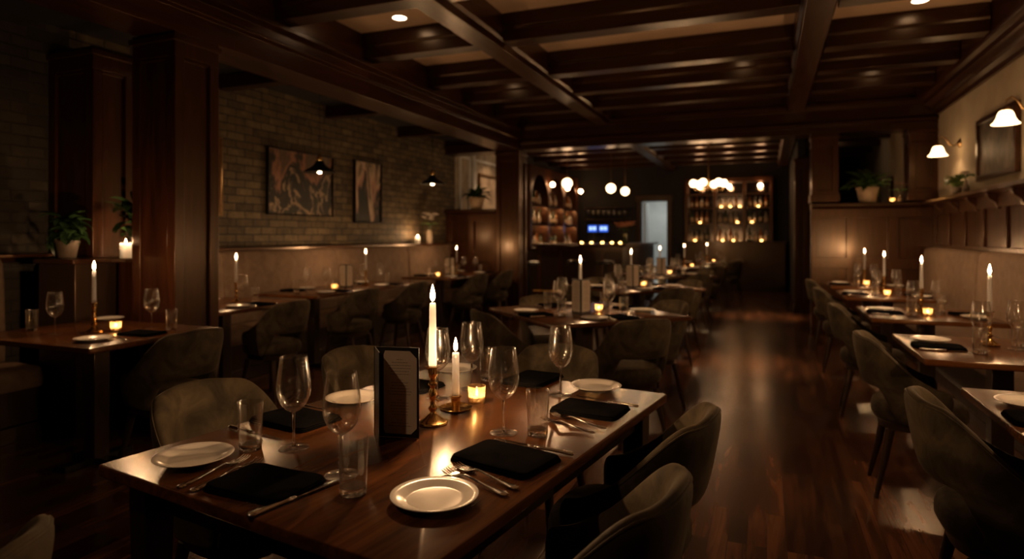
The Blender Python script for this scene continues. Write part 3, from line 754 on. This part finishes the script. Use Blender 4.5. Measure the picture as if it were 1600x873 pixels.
lay('fork', (298,770), (406,720), 'silver fork nearer the left napkin of the front table', G['f'])
lay('knife', (390,809), (532,752), 'silver knife beside the left front napkin of the front table', G['k'])
lay('fork', (797,778), (690,735), 'lower silver fork above the front plate', G['f'])
lay('fork', (812,767), (709,727), 'upper silver fork beside the right front napkin', G['f'])
lay('knife', (893,712), (775,689), 'silver knife between napkin and wine glass on the right side', G['k'])
lay('fork', (930,679), (846,654), 'silver fork nearer the tumbler at the far right setting', G['f'])
lay('fork', (948,672), (862,648), 'silver fork nearer the napkin at the far right setting', G['f'])
lay('knife', (996,637), (900,620), 'silver knife between the far right plate and its napkin', G['k'])
lay('knife', (355,668), (446,693), 'silver knife behind the left tumbler of the front table', G['k'])
lay('fork', (478,635), (520,650), 'silver fork behind the leftmost wine glass', G['f'])
place('napkin', P(415,759)+(TT,), aF-pi/2+.12, 'folded black napkin at the left front seat of the front table', *G['n'])
place('napkin2', P(790,719)+(TT,), aF+pi/2-.10, 'folded black napkin at the right front seat of the front table', *G['n'])
place('napkin', P(922,642)+(TT,), aF+pi/2+.02, 'folded black napkin at the far right seat of the front table', *G['n'])
place('napkin2', P(462,657)+(TT,), aF-pi/2, 'folded black napkin behind the leftmost wine glass', *G['n'])
place('napkin', P(641,604)+(TT,), aF-pi/2, 'folded black napkin behind the menu at the far left seat', *G['n'])
place('napkin2', P(832,594)+(TT,), aF, 'folded black napkin at the far end seat of the front table', *G['n'])
x, y = P(676,662); candle_at(x, y, 'the front table, the tallest flame')
x, y = P(712,641)
place('low', (x,y,TT), radians(200), 'low brass dish candle holder on the front table', 'candle holder')
place('short', (x,y,TT+.0478), 0, 'short lit taper candle in the low brass dish', 'candle')
x, y = P(745,629); votive_at(x, y, 'beside the low brass dish of the front table')
x, y = P(586,681); menu_at(x, y, TH - radians(9), 'the front table beside the tall candle', 'menu1')
def fchair(u, v, ang, label): x, y = FT(u, v); chair(x, y, aF+ang, label)
fchair(-.64, -.17, 0, 'velvet tub chair at the left side of the front table, nearest')
fchair(-.69, .58, 0, 'velvet tub chair behind the menu on the front table left side')
fchair(-.13, .90, -pi/2, 'velvet tub chair at the far end of the front table')
fchair(.46, .335, pi+.06, 'velvet tub chair at the right side of the front table, further one')
fchair(.525, -.235, pi+.03, 'velvet tub chair at the right side of the front table, cropped below')
chair(-1.37, .53, radians(205), 'velvet tub chair cropped by the bottom left corner')

# --- left row
table(-3.59, 2.5, 0, .52, .40, 'one', 'small dark table before the near left pillar')
tn = 'the small left table'
put('tumbler', 50, 517, 0, 'water tumbler at the bench side of the small left table', *G['t'])
put('wine', 86, 522, 0, 'wine glass left of the candle on the small left table', *G['w'])
put('plate', 146, 532, 0, 'white side plate at the near edge of the small left table', *G['p'])
put('plate', 170, 500, 0, 'white side plate behind the votive on the small left table', *G['p'])
put('wine', 237, 513, 0, 'wine glass in front of the near pillar on the small left table', *G['w'])
put('tumbler', 268, 516, 0, 'water tumbler beside the chair back on the small left table', *G['t'])
put('napkin', 222, 522, radians(95), 'folded black napkin beside the chair at the small left table', *G['n'])
lay('fork', (207,533), (166,524), 'silver fork beside the plate of the small left table', G['f'])
x, y = P(147,519); candle_at(x, y, 'the small table before the left pillar')
x, y = P(181,517); votive_at(x, y, 'beside the candlestick of the small left table')
chair(-3.08, 2.56, pi-.1, 'velvet tub chair at the small table before the left pillar')

table(-4.1, 3.90, 0, .43, .46, 'one', 'small dark table tucked behind the near left pillar')
tn = 'the table behind the pillar'
setting(-3.67, 3.92, pi, 'aisle seat', tn); setting(-4.53, 3.88, 0, 'bench seat', tn, False)
candle_at(-4.1, 4.04, 'the table tucked behind the left pillar'); votive_at(-3.98, 3.60, 'on the table behind the left pillar')
chair(-3.65, 3.98, pi-.08, 'velvet tub chair at the table behind the left pillar')

def long_table(y0, y1, tn, label, cut, cy1, cy2, cc, vv, mm):
    table(-4.205, (y0+y1)/2, 0, .375, (y1-y0)/2, 'two', label, 'y')
    for k, yy in (('near', cy1), ('far', cy2)):
        setting(-3.83, yy, pi, k+' aisle seat', tn, cut)
        setting(-4.58, yy, 0, k+' bench seat', tn, False, 'pwtn')
        chair(-3.79, yy, pi+random.uniform(-.1,.1), 'velvet tub chair at the %s aisle seat of %s' % (k, tn))
    candle_at(-4.2, cc, tn); votive_at(-4.15, vv, 'on ' + tn); menu_at(-4.2, mm, radians(35), tn)
long_table(4.72, 6.58, 'the long table under the paintings', 'long dark table under the big landscape painting', True, 5.18, 6.14, 6.02, 5.40, 5.66)
long_table(7.38, 9.1, 'the long table by the far pillar', 'long dark table at the far end of the left bench', False, 7.80, 8.72, 8.28, 7.62, 8.20-.12)

# --- middle row of square tables set cornerwise
def square_table(cx, cy, tn, label, seats, cut, chairs, off=.06):
    table(cx, cy, radians(45), .54, .54, 'one', label)
    for nm, deg in (('near left',225),('near right',-45),('far left',135),('far right',45)):
        a = radians(deg); ux, uy = cos(a), sin(a)
        if nm in seats: setting(cx+ux*.54, cy+uy*.54, a+pi, nm+' side', tn, cut)
        if nm in chairs: chair(cx+ux*(.54-off+.10), cy+uy*(.54-off+.10), a+pi+random.uniform(-.12,.12), 'velvet tub chair at the %s side of %s' % (nm, tn))
ALL = ('near left','near right','far left','far right')
def centre(cx, cy, where, menu=True):
    candle_at(cx-.035, cy+.015, where)
    votive_at(cx+.10, cy+.03, 'on ' + where)
    if menu: menu_at(cx+.02, cy-.165, radians(15), where)
square_table(-1.235, 4.49, 'the first cornerwise table', 'first square dark table set cornerwise, right behind the front table', ALL, True, ALL)
centre(-1.235, 4.49, 'the first cornerwise table')
square_table(-1.35, 6.95, 'the second cornerwise table', 'second square dark table set cornerwise in the middle row', ALL, False, ALL)
centre(-1.35, 6.95, 'the second cornerwise table')
square_table(-1.4, 9.3, 'the third cornerwise table', 'third square dark table set cornerwise below the end header', ALL, False, ALL)
centre(-1.4, 9.3, 'the third cornerwise table')
square_table(-1.35, 11.8, 'the fourth cornerwise table', 'fourth square dark table set cornerwise in the bar room', ('near left','near right'), False, ('near right','far right'))
centre(-1.35, 11.8, 'the fourth cornerwise table', False)
square_table(-1.15, 14.1, 'the fifth cornerwise table', 'fifth square dark table, furthest one before the end shelves', ('near left','near right'), False, ('near right','far right'))
centre(-1.15, 14.1, 'the fifth cornerwise table', False)

# --- right row
RT = [(2.35,'the cropped right corner table','dark table cropped by the lower right edge'),
      (3.72,'the second right hand table','second dark table of the right hand bench row'),
      (5.24,'the third right hand table','third dark table of the right hand bench row'),
      (6.82,'the fourth right hand table','fourth dark table of the right hand bench row'),
      (8.13,'the last right hand table','last dark table of the right row, by the half wall')]
for i, (yy, tn, lab) in enumerate(RT):
    table(1.045, yy, 0, .39, .405, 'one', lab)
    setting(.655, yy+.02, 0, 'aisle side', tn, i < 4, 'pnwt')
    setting(1.435, yy, pi, 'bench side', tn, False, 'pwtn')
    candle_at(1.045, yy+.15 if i else yy+.10, tn)
    if i in (2,3,4): votive_at(1.03, yy-.12, 'on ' + tn)
    chair(.70, yy+.03, random.uniform(-.1,.06) , 'velvet tub chair at ' + tn)

# ------------------------------------------------------------------ plants and vases
def leaf(m, base, az, el, ln, w, droop=.6, seg=6):
    rows = []; p = Vector(base); e = el; side = Vector((-sin(az), cos(az), 0))
    for i in range(seg+1):
        t = i/seg; ww = w * (sin(pi*min(1, t*.93+.07))**.8) * .5
        up = Vector((-cos(az)*sin(e), -sin(az)*sin(e), cos(e)))
        rows.append([tuple(p - side*ww + up*ww*.35), tuple(p), tuple(p + side*ww + up*ww*.35), tuple(p - up*.0015)])
        p = p + Vector((cos(az)*cos(e), sin(az)*cos(e), sin(e))) * ln/seg; e -= droop/seg*1.6
    m.grid(rows, True, True)
def potted(name, loc, label, cat, pot_r, pot_h, n, ln, w, mat, potmat='terracotta', seed=1, el=(.3,1.35), droop=.8, z_spread=.0):
    r = random.Random(seed); e = empty(name, loc); tag(e, label, cat)
    MB().lathe([(pot_r*.68,0),(pot_r*.74,.004),(pot_r*.97,pot_h*.86),(pot_r*1.05,pot_h*.88),(pot_r*1.05,pot_h),(pot_r*.95,pot_h),(pot_r*.9,pot_h*.9),(pot_r*.02,pot_h*.88)], 28).build('pot', potmat, e)
    MB().lathe([(pot_r*.88,pot_h*.885),(pot_r*.4,pot_h*.95),(.002,pot_h*.96)], 20).build('soil', 'soil', e)
    m = MB(); st = MB()
    for i in range(n):
        az = 2*pi*i/n*2.39996+r.uniform(-.2,.2); E = r.uniform(*el); hh = r.uniform(0, z_spread)
        b = (r.uniform(-.3,.3)*pot_r, r.uniform(-.3,.3)*pot_r, pot_h*.93 + hh)
        if z_spread: st.tube([(0,0,pot_h*.9), b], .003, 5)
        leaf(m, b, az, E, ln*r.uniform(.65,1.1), w*r.uniform(.8,1.15), droop*r.uniform(.6,1.3))
    m.build('foliage', mat, e)
    if z_spread: st.build('stem', 'stem_green', e)
    return e
potted('potted_plant', (1.22,9.42,1.7355), 'broad leaved green plant in pale pot on the right half wall', 'plant', .13, .20, 42, .36, .085, 'leaf_mid', seed=3)
potted('potted_plant', (-4.42,9.43,1.7355), 'dark leaved plant in tan pot on the left half wall', 'plant', .13, .2, 40, .30, .07, 'leaf_dark', seed=8)
potted('potted_plant', (1.86,7.95,1.7355), 'small light green plant on the right wall ledge', 'plant', .05, .08, 30, .14, .06, 'leaf_light', 'ceramic', 5, (.2,1.4), .9, .08)
potted('potted_plant', (-4.40,2.86,1.1505), 'trailing dark plant on the ledge left of the pillar candle', 'plant', .07, .12, 60, .17, .065, 'leaf_dark', 'dark_pot', 12, (-.2,1.3), 1.1, .14)
potted('potted_plant', (-4.66,1.9,1.1805), 'bushy dark plant on the ledge at the far left edge', 'plant', .06, .10, 50, .20, .07, 'leaf_dark', 'terracotta', 21, (-.2,1.3), 1.1, .12)
potted('potted_plant', (-4.20,3.2,1.1505), 'tall dark plant in black pot on partition beside pillar candle', 'plant', .055, .15, 34, .20, .09, 'leaf_dark', 'black_metal', 31, (.1,1.4), .9, .22)
place('pillar', (-4.06,3.03,1.1505), 0, 'lit ivory pillar candle on the partition beside the pillar', 'candle')
def vase(loc, label, prof, mat, petals, seed, n=9, spread=.16, hgt=.2, big=.05):
    r = random.Random(seed); e = empty('flower_vase', loc); tag(e, label, 'vase')
    MB().lathe(prof, 24).build('vase_body', mat, e)
    H = prof[-1][1]; st = MB(); fl = MB(); lv = MB()
    for i in range(n):
        az = i*2.4; rr = spread*sqrt((i+.5)/n); hh = H + hgt*r.uniform(.65,1.1)
        tip = (rr*cos(az), rr*sin(az), hh); st.tube([(0,0,H*.6), (rr*.4*cos(az), rr*.4*sin(az), H+hgt*.4), tip], .0022, 5)
        for k in range(7): leaf(fl, tip, k*2*pi/7, r.uniform(.2,1.0), big, big*.6, .5, 4)
        leaf(lv, (rr*.4*cos(az), rr*.4*sin(az), H+hgt*.35), az+.7, .5, .13, .04, .7, 5)
    st.build('stem', 'stem_green', e); fl.build('blossom', petals, e); lv.build('foliage', 'leaf_mid', e)
VP_ = [(.03,0),(.04,.005),(.046,.08),(.042,.16),(.034,.19),(.036,.205)]
vase((XL+.17,8.42,1.1905), 'tan vase of pale flowers on the ledge above the left bench', VP_, 'ceramic', 'petal_white', 4, 10, .11, .22, .055)
place('pillar', (XL+.14,8.12,1.1905), 0, 'lit candle beside the vase above the left bench', 'candle')
vase((XR-.10,7.66,1.7355), 'slim vase of cream blossoms on the right wall ledge', [(.02,0),(.028,.004),(.03,.06),(.014,.11),(.016,.13)], 'ceramic', 'petal_white', 9, 5, .035, .09, .03)
place('votive', (1.50,9.40,1.7355), 0, 'small glowing votive on the right half wall beside the plant', 'candle', 'glass votive candles')
vase((1.60,9.44,1.7355), 'little vase of dry sprigs on the right half wall', [(.03,0),(.035,.004),(.037,.05),(.015,.09),(.018,.1)], 'ceramic', 'petal_peach', 15, 6, .07, .13, .02)

# ------------------------------------------------------------------ pictures
def picture(name, wallx, s, y0, y1, z0, z1, artmat, label, frame='black_metal', fw=.035, tilt=0):
    yc, zc = (y0+y1)/2, (z0+z1)/2; e = empty(name, (wallx, yc, zc)); tag(e, label, 'picture', 'framed pictures'); hy, hz = (y1-y0)/2, (z1-z0)/2
    def X(a, b): return (min(s*a, s*b), max(s*a, s*b))
    m = MB()
    for a, b in ((-hy,-hy+fw),(hy-fw,hy)): m.box(*X(.004,.045), a, b, -hz, hz)
    for a, b in ((-hz,-hz+fw),(hz-fw,hz)): m.box(*X(.004,.0445), -hy+fw, hy-fw, a, b)
    m.build('frame', frame, e, bevel=.004)
    MB().box(*X(.006,.024), -hy+fw, hy-fw, -hz+fw, hz-fw).build('canvas', artmat, e, smooth=False)
    e.rotation_euler = (0, tilt, 0); return e
picture('painting', XL, 1, 5.22, 6.30, 1.53, 2.25, 'painting_landscape', 'wide dark landscape painting on the brick wall', 'black_metal', .012)
picture('painting', XL, 1, 6.74, 7.34, 1.48, 2.28, 'painting_tall', 'tall narrow painting on the brick wall, right of the pendant lamp', 'black_metal', .012)
picture('painting', XL, 1, 3.72, 4.62, 1.5, 2.25, 'painting_pale', 'pale picture on the brick wall, mostly behind the near pillar', 'old_brass', .03)
picture('framed_picture', XR, -1, 6.48, 7.56, 1.84, 2.44, 'painting_grey', 'dark framed picture on the right wall behind a sconce', 'mahogany_y', .05)
picture('framed_picture', XR, -1, 12.2, 13.4, 1.5, 2.3, 'painting_pale', 'pale framed picture far beyond the right half wall', 'mahogany_y', .05)
picture('framed_picture', XL, 1, 10.5, 11.6, 1.5, 2.45, 'painting_pale', 'pale picture beyond the left half wall, behind the plant', 'old_brass', .04)

# ------------------------------------------------------------------ lamps
def pt_light(name, loc, power, rad, color=(1,.62,.32), parent=None):
    l = bpy.data.lights.new(name, 'POINT'); l.energy = power; l.shadow_soft_size = rad; l.color = color
    o = bpy.data.objects.new(name, l); COL.objects.link(o); o.location = loc; o.parent = parent; return o
def cone_lamp(x, y, zrim, label):
    e = empty('pendant_lamp', (x, y, zrim)); tag(e, label, 'lamp', 'black cone pendant lamps')
    MB().lathe([(.160,0),(.158,.008),(.10,.045),(.055,.08),(.035,.115),(.026,.12),(.024,.114),(.05,.076),(.095,.041),(.155,.003)], 36).build('shade', 'black_metal', e, ang=50)
    MB().lathe([(.024,.121),(.028,.125),(.028,.155),(.016,.165),(.012,.185),(.004,.19)], 20).build('lamp_cap', 'brass', e)
    MB().tube([(0,0,.19),(0,0,2.86-zrim)], .003, 6).build('cord', 'black_metal', e)
    MB().lathe([(.001,-.012),(.018,-.004),(.028,.016),(.026,.036),(.014,.056),(.012,.075)], 18).build('bulb', 'bulb', e)
cone_lamp(-4.22, 5.25, 1.95, 'black cone pendant lamp before the big landscape painting')
cone_lamp(-4.0, 7.2, 1.97, 'black cone pendant lamp before the far left corner')
def sconce(y, label):
    e = empty('wall_sconce', (XR, y, 2.32)); tag(e, label, 'wall lamp', 'bell glass wall sconces')
    MB().lathe([(.001,0),(.05,.0),(.052,.008),(.04,.016),(.015,.03),(.001,.032)], 24, M4=Matrix.Rotation(-pi/2, 4, 'Y')).build('wall_plate', 'old_brass', e)
    MB().tube([(-.02,0,0),(-.06,0,-.025),(-.1,0,-.01),(-.13,0,.05),(-.17,0,.085),(-.205,0,.06),(-.21,0,.0)], .007, 10).build('arm', 'old_brass', e)
    MB().lathe([(.012,.0),(.026,-.006),(.030,-.03),(.022,-.036)], 20, (-.21,0,.01)).build('socket', 'old_brass', e)
    MB().lathe([(.030,-.032),(.042,-.038),(.053,-.058),(.062,-.092),(.078,-.122),(.096,-.138),(.0935,-.141),(.075,-.125),(.059,-.094),(.050,-.061),(.040,-.042),(.028,-.036)], 36, (-.21,0,.01)).build('glass_shade', 'sconce_glass', e).scale = (1,1,1)
    MB().lathe([(.001,-.110),(.018,-.102),(.024,-.085),(.018,-.062),(.012,-.04)], 16, (-.21,0,.01)).build('bulb', 'bulb', e)
sconce(8.28, 'lit bell shaped wall sconce nearer the half wall')
sconce(6.13, 'lit bell shaped wall sconce in front of the framed picture')
def downlight(x, y, label, power, spot=62, aim=None):
    e = empty('recessed_downlight', (x, y, ZC)); tag(e, label, 'ceiling light', 'recessed downlights')
    MB().lathe([(.062,-.001),(.080,-.001),(.082,-.006),(.078,-.010),(.062,-.006)], 32).build('rim', 'cream_panel', e)
    MB().lathe([(.0605,-.002),(.0605,-.006),(.001,-.007)], 32).build('lens', 'downlight_lens', e)
    l = bpy.data.lights.new('downlight_beam', 'SPOT'); l.energy = power; l.spot_size = radians(spot); l.spot_blend = 1.0; l.shadow_soft_size = .05; l.color = (1,.58,.30)
    o = bpy.data.objects.new('downlight_beam', l); COL.objects.link(o); o.parent = e; o.location = (0,0,-.012)
    if aim: o.rotation_euler = (Vector(aim) - Vector((x,y,ZC))).to_track_quat('-Z','Y').to_euler()
downlight(-3.02, 4.84, 'bright recessed downlight in the left ceiling bay', 60)
downlight(1.17, 6.08, 'recessed downlight in the right ceiling bay, near the frame top', 45)
downlight(-3.03, 6.85, 'recessed downlight hidden behind a beam of the left bay', 30)
downlight(-.25, 6.9, 'recessed downlight above the aisle, behind a beam', 380, spot=34)
downlight(1.15, 7.85, 'recessed downlight above the last right tables', 25)
downlight(1.15, 3.6, 'recessed downlight above the second right table', 24)
downlight(-.1, 11.1, 'recessed downlight in the bar room above the aisle', 420, spot=34)
downlight(-4.35, 10.9, 'recessed downlight washing the pale wall beyond the left half wall', 160, spot=95)
downlight(-.1, 3.55, 'added unseen downlight brightening the near aisle floor', 90, spot=60)  # added above the frame to brighten the near floor
downlight(-1.5, -.32, 'added unseen downlight aimed at the front table from behind', 60, spot=46, aim=(-.95,1.7,.85))  # added behind the camera to brighten the menu and front table
downlight(1.3, 13.0, 'recessed downlight beyond the right half wall', 15)
def globe(x, y, z, label, r=.095):
    e = empty('globe_pendant', (x,y,z)); tag(e, label, 'lamp', 'opal globe pendants over the bar')
    MB().lathe([(r*sin(pi*k/14)+.0001, -r*cos(pi*k/14)) for k in range(15)], 28).build('globe', 'globe_glass', e)
    MB().lathe([(.02,r-.004),(.025,r+.02),(.01,r+.035)], 14).build('cap', 'old_brass', e)
    MB().tube([(0,0,r+.03),(0,0,ZC-z)], .004, 6).build('rod', 'old_brass', e)
globe(-3.5, 11.5, 2.30, 'opal globe pendant over the near end of the bar')
globe(-3.02, 13.05, 2.30, 'opal globe pendant over the middle of the bar')
globe(-2.92, 14.0, 2.30, 'opal globe pendant over the far end of the bar', .09)
e = empty('chandelier', (-1.02,12.5,2.30)); tag(e, 'brass chandelier with six opal globes before the end shelves', 'chandelier')
MB().tube([(0,0,-.12),(0,0,ZC-2.3)], .012, 10).build('rod', 'brass', e)
MB().lathe([(.005,-.16),(.03,-.14),(.045,-.11),(.03,-.08),(.014,-.06)], 20).build('hub', 'brass', e)
for k in range(6):
    a = 2*pi*k/6+.25; c_, s_ = cos(a), sin(a)
    ar = MB().tube([(.02*c_,.02*s_,-.1),(.15*c_,.15*s_,-.14),(.26*c_,.26*s_,-.12),(.28*c_,.28*s_,-.07)], .008, 8).build('arm', 'brass', e)
    MB().lathe([(.07*sin(pi*j/12)+.0001, -.07*cos(pi*j/12)) for j in range(13)], 20, (.28*c_,.28*s_,0)).build('globe', 'globe_glass', ar)

# corridor lamp
l = bpy.data.lights.new('corridor_lamp', 'AREA'); l.energy = 11; l.size = .8; l.color = (.98,1.0,.92)
o = bpy.data.objects.new('corridor_lamp', l); COL.objects.link(o); o.location = (-2.6, YE+1.4, 2.58)

# ------------------------------------------------------------------ bar room
e = empty('bar_counter', (0,0,0)); tag(e, 'dark panelled bar counter with stone top in the bar room', 'bar')
MB().box(-4.3,-2.55,12.0,12.6,0,1.1).box(-3.1,-2.55,12.6,15.6,0,1.1).build('bar_body', 'dark_wood', e, bevel=.004)
m = MB()
for x0 in (-4.25,-3.82,-3.39,-2.96): 
    m.box(x0,x0+.05,11.975,12.0,.12,1.0)
m.box(-4.3,-2.55,11.973,12.0,.0,.12).box(-4.3,-2.55,11.973,12.0,1.0,1.1); m.build('front_panel', 'mahogany_z', e, bevel=.003)
MB().box(-4.36,-2.45,11.88,12.62,1.115,1.155).box(-3.12,-2.45,12.62,15.65,1.115,1.155).build('counter_top', 'mahogany_x', e, bevel=.006)
MB().tube([(-4.3,11.84,.22),(-2.4,11.84,.22)], .018, 10).build('foot_rail', 'brass', e)
for x, y in ((-3.84,10.35),(-3.3,11.45),(-2.75,11.4)):
    place('stool', (x,y,0), 0, {-3.84:'round black bar stool nearest the far left pillar', -3.3:'round black bar stool before the middle of the bar', -2.75:'round black bar stool at the bar corner'}[x], 'stool', 'round black bar stools')
nb = [0]
BT = [('bottle_a','amber'),('bottle_c','clear'),('bottle_b','dark green')]
def bottle(x, y, z, where, r):
    k, c = r.choice(BT + BT[:2])
    place(k, (x,y,z), r.uniform(0,6), '%s bottle %s' % (c, where), 'bottle', 'bottles ' + where)
# arched shelves against the left wall of the bar room
e = empty('arched_bottle_shelf', (0,0,0)); tag(e, 'dark back bar of three arched bays against the left wall', 'shelf')
BX = XL; FX = XL+.34; Y0 = 12.42; BW = 1.16
MB().box(BX+.002,FX+.16,Y0,Y0+3*BW,0,1.02).box(BX+.002,FX+.18,Y0-.02,Y0+3*BW+.02,1.02,1.06).build('base_cabinet', 'dark_wood', e, bevel=.004)
MB().box(BX+.004,BX+.02,Y0,Y0+3*BW,1.06,2.8).build('mirror_back', 'mirror', e)
for i in range(4): MB().box(BX+.02, FX, Y0+i*BW-.04, Y0+i*BW+.04, 1.06, 2.8).build('upright', 'mahogany_z', e, bevel=.004)
for i in range(3):
    a, b = Y0+i*BW+.04, Y0+(i+1)*BW-.04; yc = (a+b)/2; rr = (b-a)/2; poly = [(a,2.8),(b,2.8),(b,2.1)]
    for k in range(0, 13): t = pi*k/12; poly.append((yc+rr*cos(t), 2.1+rr*sin(t)*.98))
    poly.append((a,2.1)); n = len(poly)
    # arch as thin strips so that the face stays valid
    mm = MB()
    for k in range(12):
        t0, t1 = pi*k/12, pi*(k+1)/12
        q = [(yc+rr*cos(t0), 2.1+rr*sin(t0)), (yc+rr*cos(t1), 2.1+rr*sin(t1)), (yc+rr*cos(t1), 2.8), (yc+rr*cos(t0), 2.8)]
        mm.prism(q, 'x', FX-.04, FX)
    mm.build('arch', 'mahogany_y', e)
    for z in (1.545, 1.965): MB().box(FX-.12,FX-.105, a+.02, b-.02, z, z+.008).build('added_shelf_light', 'added_shelf_strip', e)  # unseen strips added to make the bottles in the arches glow
    for z in (1.58, 2.0): MB().box(BX+.02, FX-.07, a, b, z-.02, z).box(FX-.07, FX-.05, a, b, z-.05, z).build('shelf_board', 'shelf_matt', e)  # front lip added to hide the strips from the camera
r = random.Random(4)
for i, bn in enumerate(('nearest','middle','furthest')):
    for z, sn in ((1.0605,'bottom'),(1.5805,'middle'),(2.0005,'top')):
        for k in range(7):
            bottle(BX+.17+r.uniform(-.04,.04), Y0+i*BW+.14+k*.145, z, 'on the %s shelf of the %s arched bay' % (sn, bn), r)
def small_globe(loc, label, rr=.05, stem=None, grp='small round lamps of the bar', mt='globe_glass'):
    e = empty('small_globe_lamp', loc); tag(e, label, 'lamp', grp)
    MB().lathe([(rr*sin(pi*k/10)+.0001, -rr*cos(pi*k/10)) for k in range(11)], 18).build('globe', mt, e)
    if stem: MB().tube([(0,0,0), (stem[0]*.5, stem[1]*.5, .02), stem], .006, 6).build('arm', 'old_brass', e)
for i in range(3): small_globe((FX+.1, Y0+i*BW+1.12, 2.46), 'small round lamp on the %s arched bay of the back bar' % ('near','middle','far')[i], .05, (-.09,0,0), mt='lamp_glow')
# back counter with tills
e = empty('till_counter', (0,0,0)); tag(e, 'dark back counter with glass shelves beside the doorway', 'cabinet')
MB().box(-4.5,-3.3,YE-.5,YE-.002,0,1.1).build('cabinet_body', 'dark_wood', e, bevel=.004)
for z in (1.75,2.05): MB().box(-4.5,-3.3,YE-.26,YE-.004,z-.02,z).build('shelf_board', 'dark_wood', e)
for k in range(8):
    place('wine', (-4.4+k*.14,YE-.14,1.7505), 0, 'stemmed glass on the lower shelf above the tills', 'wine glass', 'glasses on the shelf above the tills')
for k, x in enumerate((-4.22,-3.93)):
    e = empty('till_monitor', (x,YE-.35,1.1005)); tag(e, 'glowing blue till monitor, %s on the back counter' % ('one of two further from the doorway','one nearer the doorway')[k], 'monitor', 'till monitors')
    MB().box(-.13,.13,-.01,.02,.30,.50).build('monitor_case', 'black_metal', e, bevel=.004)
    MB().box(-.115,.115,-.013,-.0105,.315,.485).build('screen', 'screen_blue', e, smooth=False)
    m = MB().box(-.09,-.01,-.0145,-.0132,.36,.45).box(.01,.09,-.0145,-.0132,.36,.45); m.build('screen_panes', 'screen_white', e, smooth=False)
    MB().box(-.02,.02,.0,.02,.012,.30).box(-.08,.08,-.06,.06,0,.012).build('stand', 'black_metal', e)
# end wall shelves
e = empty('end_bottle_shelf', (0,0,0)); tag(e, 'three bay glass fronted bottle shelving on the end wall', 'shelf')
SX = [-1.85,-1.18,-.50,.10]
MB().box(SX[0]-.05,SX[3]+.3,YE-.55,YE-.002,0,1.14).box(SX[0]-.08,SX[3]+.34,YE-.58,YE-.002,1.14,1.18).build('base_cabinet', 'dark_wood', e, bevel=.004)
MB().box(SX[0],SX[3],YE-.02,YE-.004,1.18,2.62).build('mirror_back', 'mirror', e)
for x in SX: MB().box(x-.035,x+.035,YE-.32,YE-.004,1.18,2.62).build('upright', 'mahogany_z', e, bevel=.004)
MB().box(SX[0]-.035,SX[3]+.035,YE-.33,YE-.004,2.62,2.72).build('cornice', 'mahogany_x', e, bevel=.004)
for a, b in zip(SX[:-1], SX[1:]):
    for z in (1.62,2.0,2.34): MB().box(a+.036,b-.036,YE-.3,YE-.021,z-.02,z).build('shelf_board', 'mahogany_x', e)
for i, bn in enumerate(('left','middle','right')):
    for z, sn in ((1.1805,'bottom'),(1.6205,'second'),(2.0005,'third'),(2.3405,'top')):
        if z > 2.2: continue
        for k in range(4):
            bottle(SX[i]+.115+k*.123, YE-.15+r.uniform(-.03,.03), z, 'on the %s shelf of the %s end bay' % (sn, bn), r)
def tealight(x, y, z, where):
    place('tea', (x,y,z), 0, 'tiny lit tealight ' + where, 'candle', 'tealights along the bar')
def make_tea():
    e = empty('tealight_candle')
    MB().lathe([(.0005,0),(.026,0),(.030,.04),(.028,.04),(.024,.004),(.0005,.003)], 18).build('glass_cup', 'votive_glass', e)
    MB().lathe([(.0005,.0045),(.0215,.005),(.023,.034),(.0005,.036)], 16).build('glowing_wax', 'tealight_glow', e)
    return e
MAKE['tea'] = make_tea
for i, (px, z, wh) in enumerate(((1086,1.1805,'on the left end bay, bottom shelf'),(1094,1.6205,'on the left end bay, second shelf'),(1127,2.0005,'in the middle end bay, third shelf left'),
        (1141,2.0005,'in the middle end bay, third shelf centre'),(1156,2.0005,'in the middle end bay, third shelf right'),(1129,1.1805,'in the middle end bay, bottom shelf left'),
        (1146,1.1805,'in the middle end bay, bottom shelf centre'),(1152,1.6205,'in the middle end bay, second shelf'),(1185,2.0005,'in the right end bay, third shelf'),
        (1190,1.1805,'in the right end bay, bottom shelf'),(1175,1.6205,'in the right end bay, second shelf'))):
    yy = YE-.26; X_ = 0
    for _ in range(4): dd = yy*CS - X_*SN; X_ = (px-1198)*CS*dd/F
    tealight(X_, yy, z, wh)
small_globe((-.14, YE-.42, 2.50), 'small round lamp above the right end bay', .05, (0,.1,0), mt='lamp_glow')
small_globe((-.84, YE-.42, 2.50), 'small round lamp above the middle end bay', .05, (0,.1,0), mt='lamp_glow')
small_globe((-1.52, YE-.42, 2.50), 'small round lamp above the left end bay', .05, (0,.1,0), mt='lamp_glow')
for i, px in enumerate((909,924,941,956,969)):
    yy = 12.2; X_ = -3
    for _ in range(5): dd = yy*CS - X_*SN; X_ = (px-1198)*CS*dd/F
    tealight(X_, yy, 1.1555, 'on the bar top, %s from the pillar side' % ('first','second','third','fourth','fifth')[i])
vase((-2.78, 13.3, 1.1555), 'glass vase of peach and white flowers on the bar', [(.05,0),(.06,.005),(.05,.1),(.06,.2)], 'bottle_green', 'petal_peach', 33, 16, .2, .2, .09)

# ------------------------------------------------------------------ a last pass
bpy.context.view_layer.update()
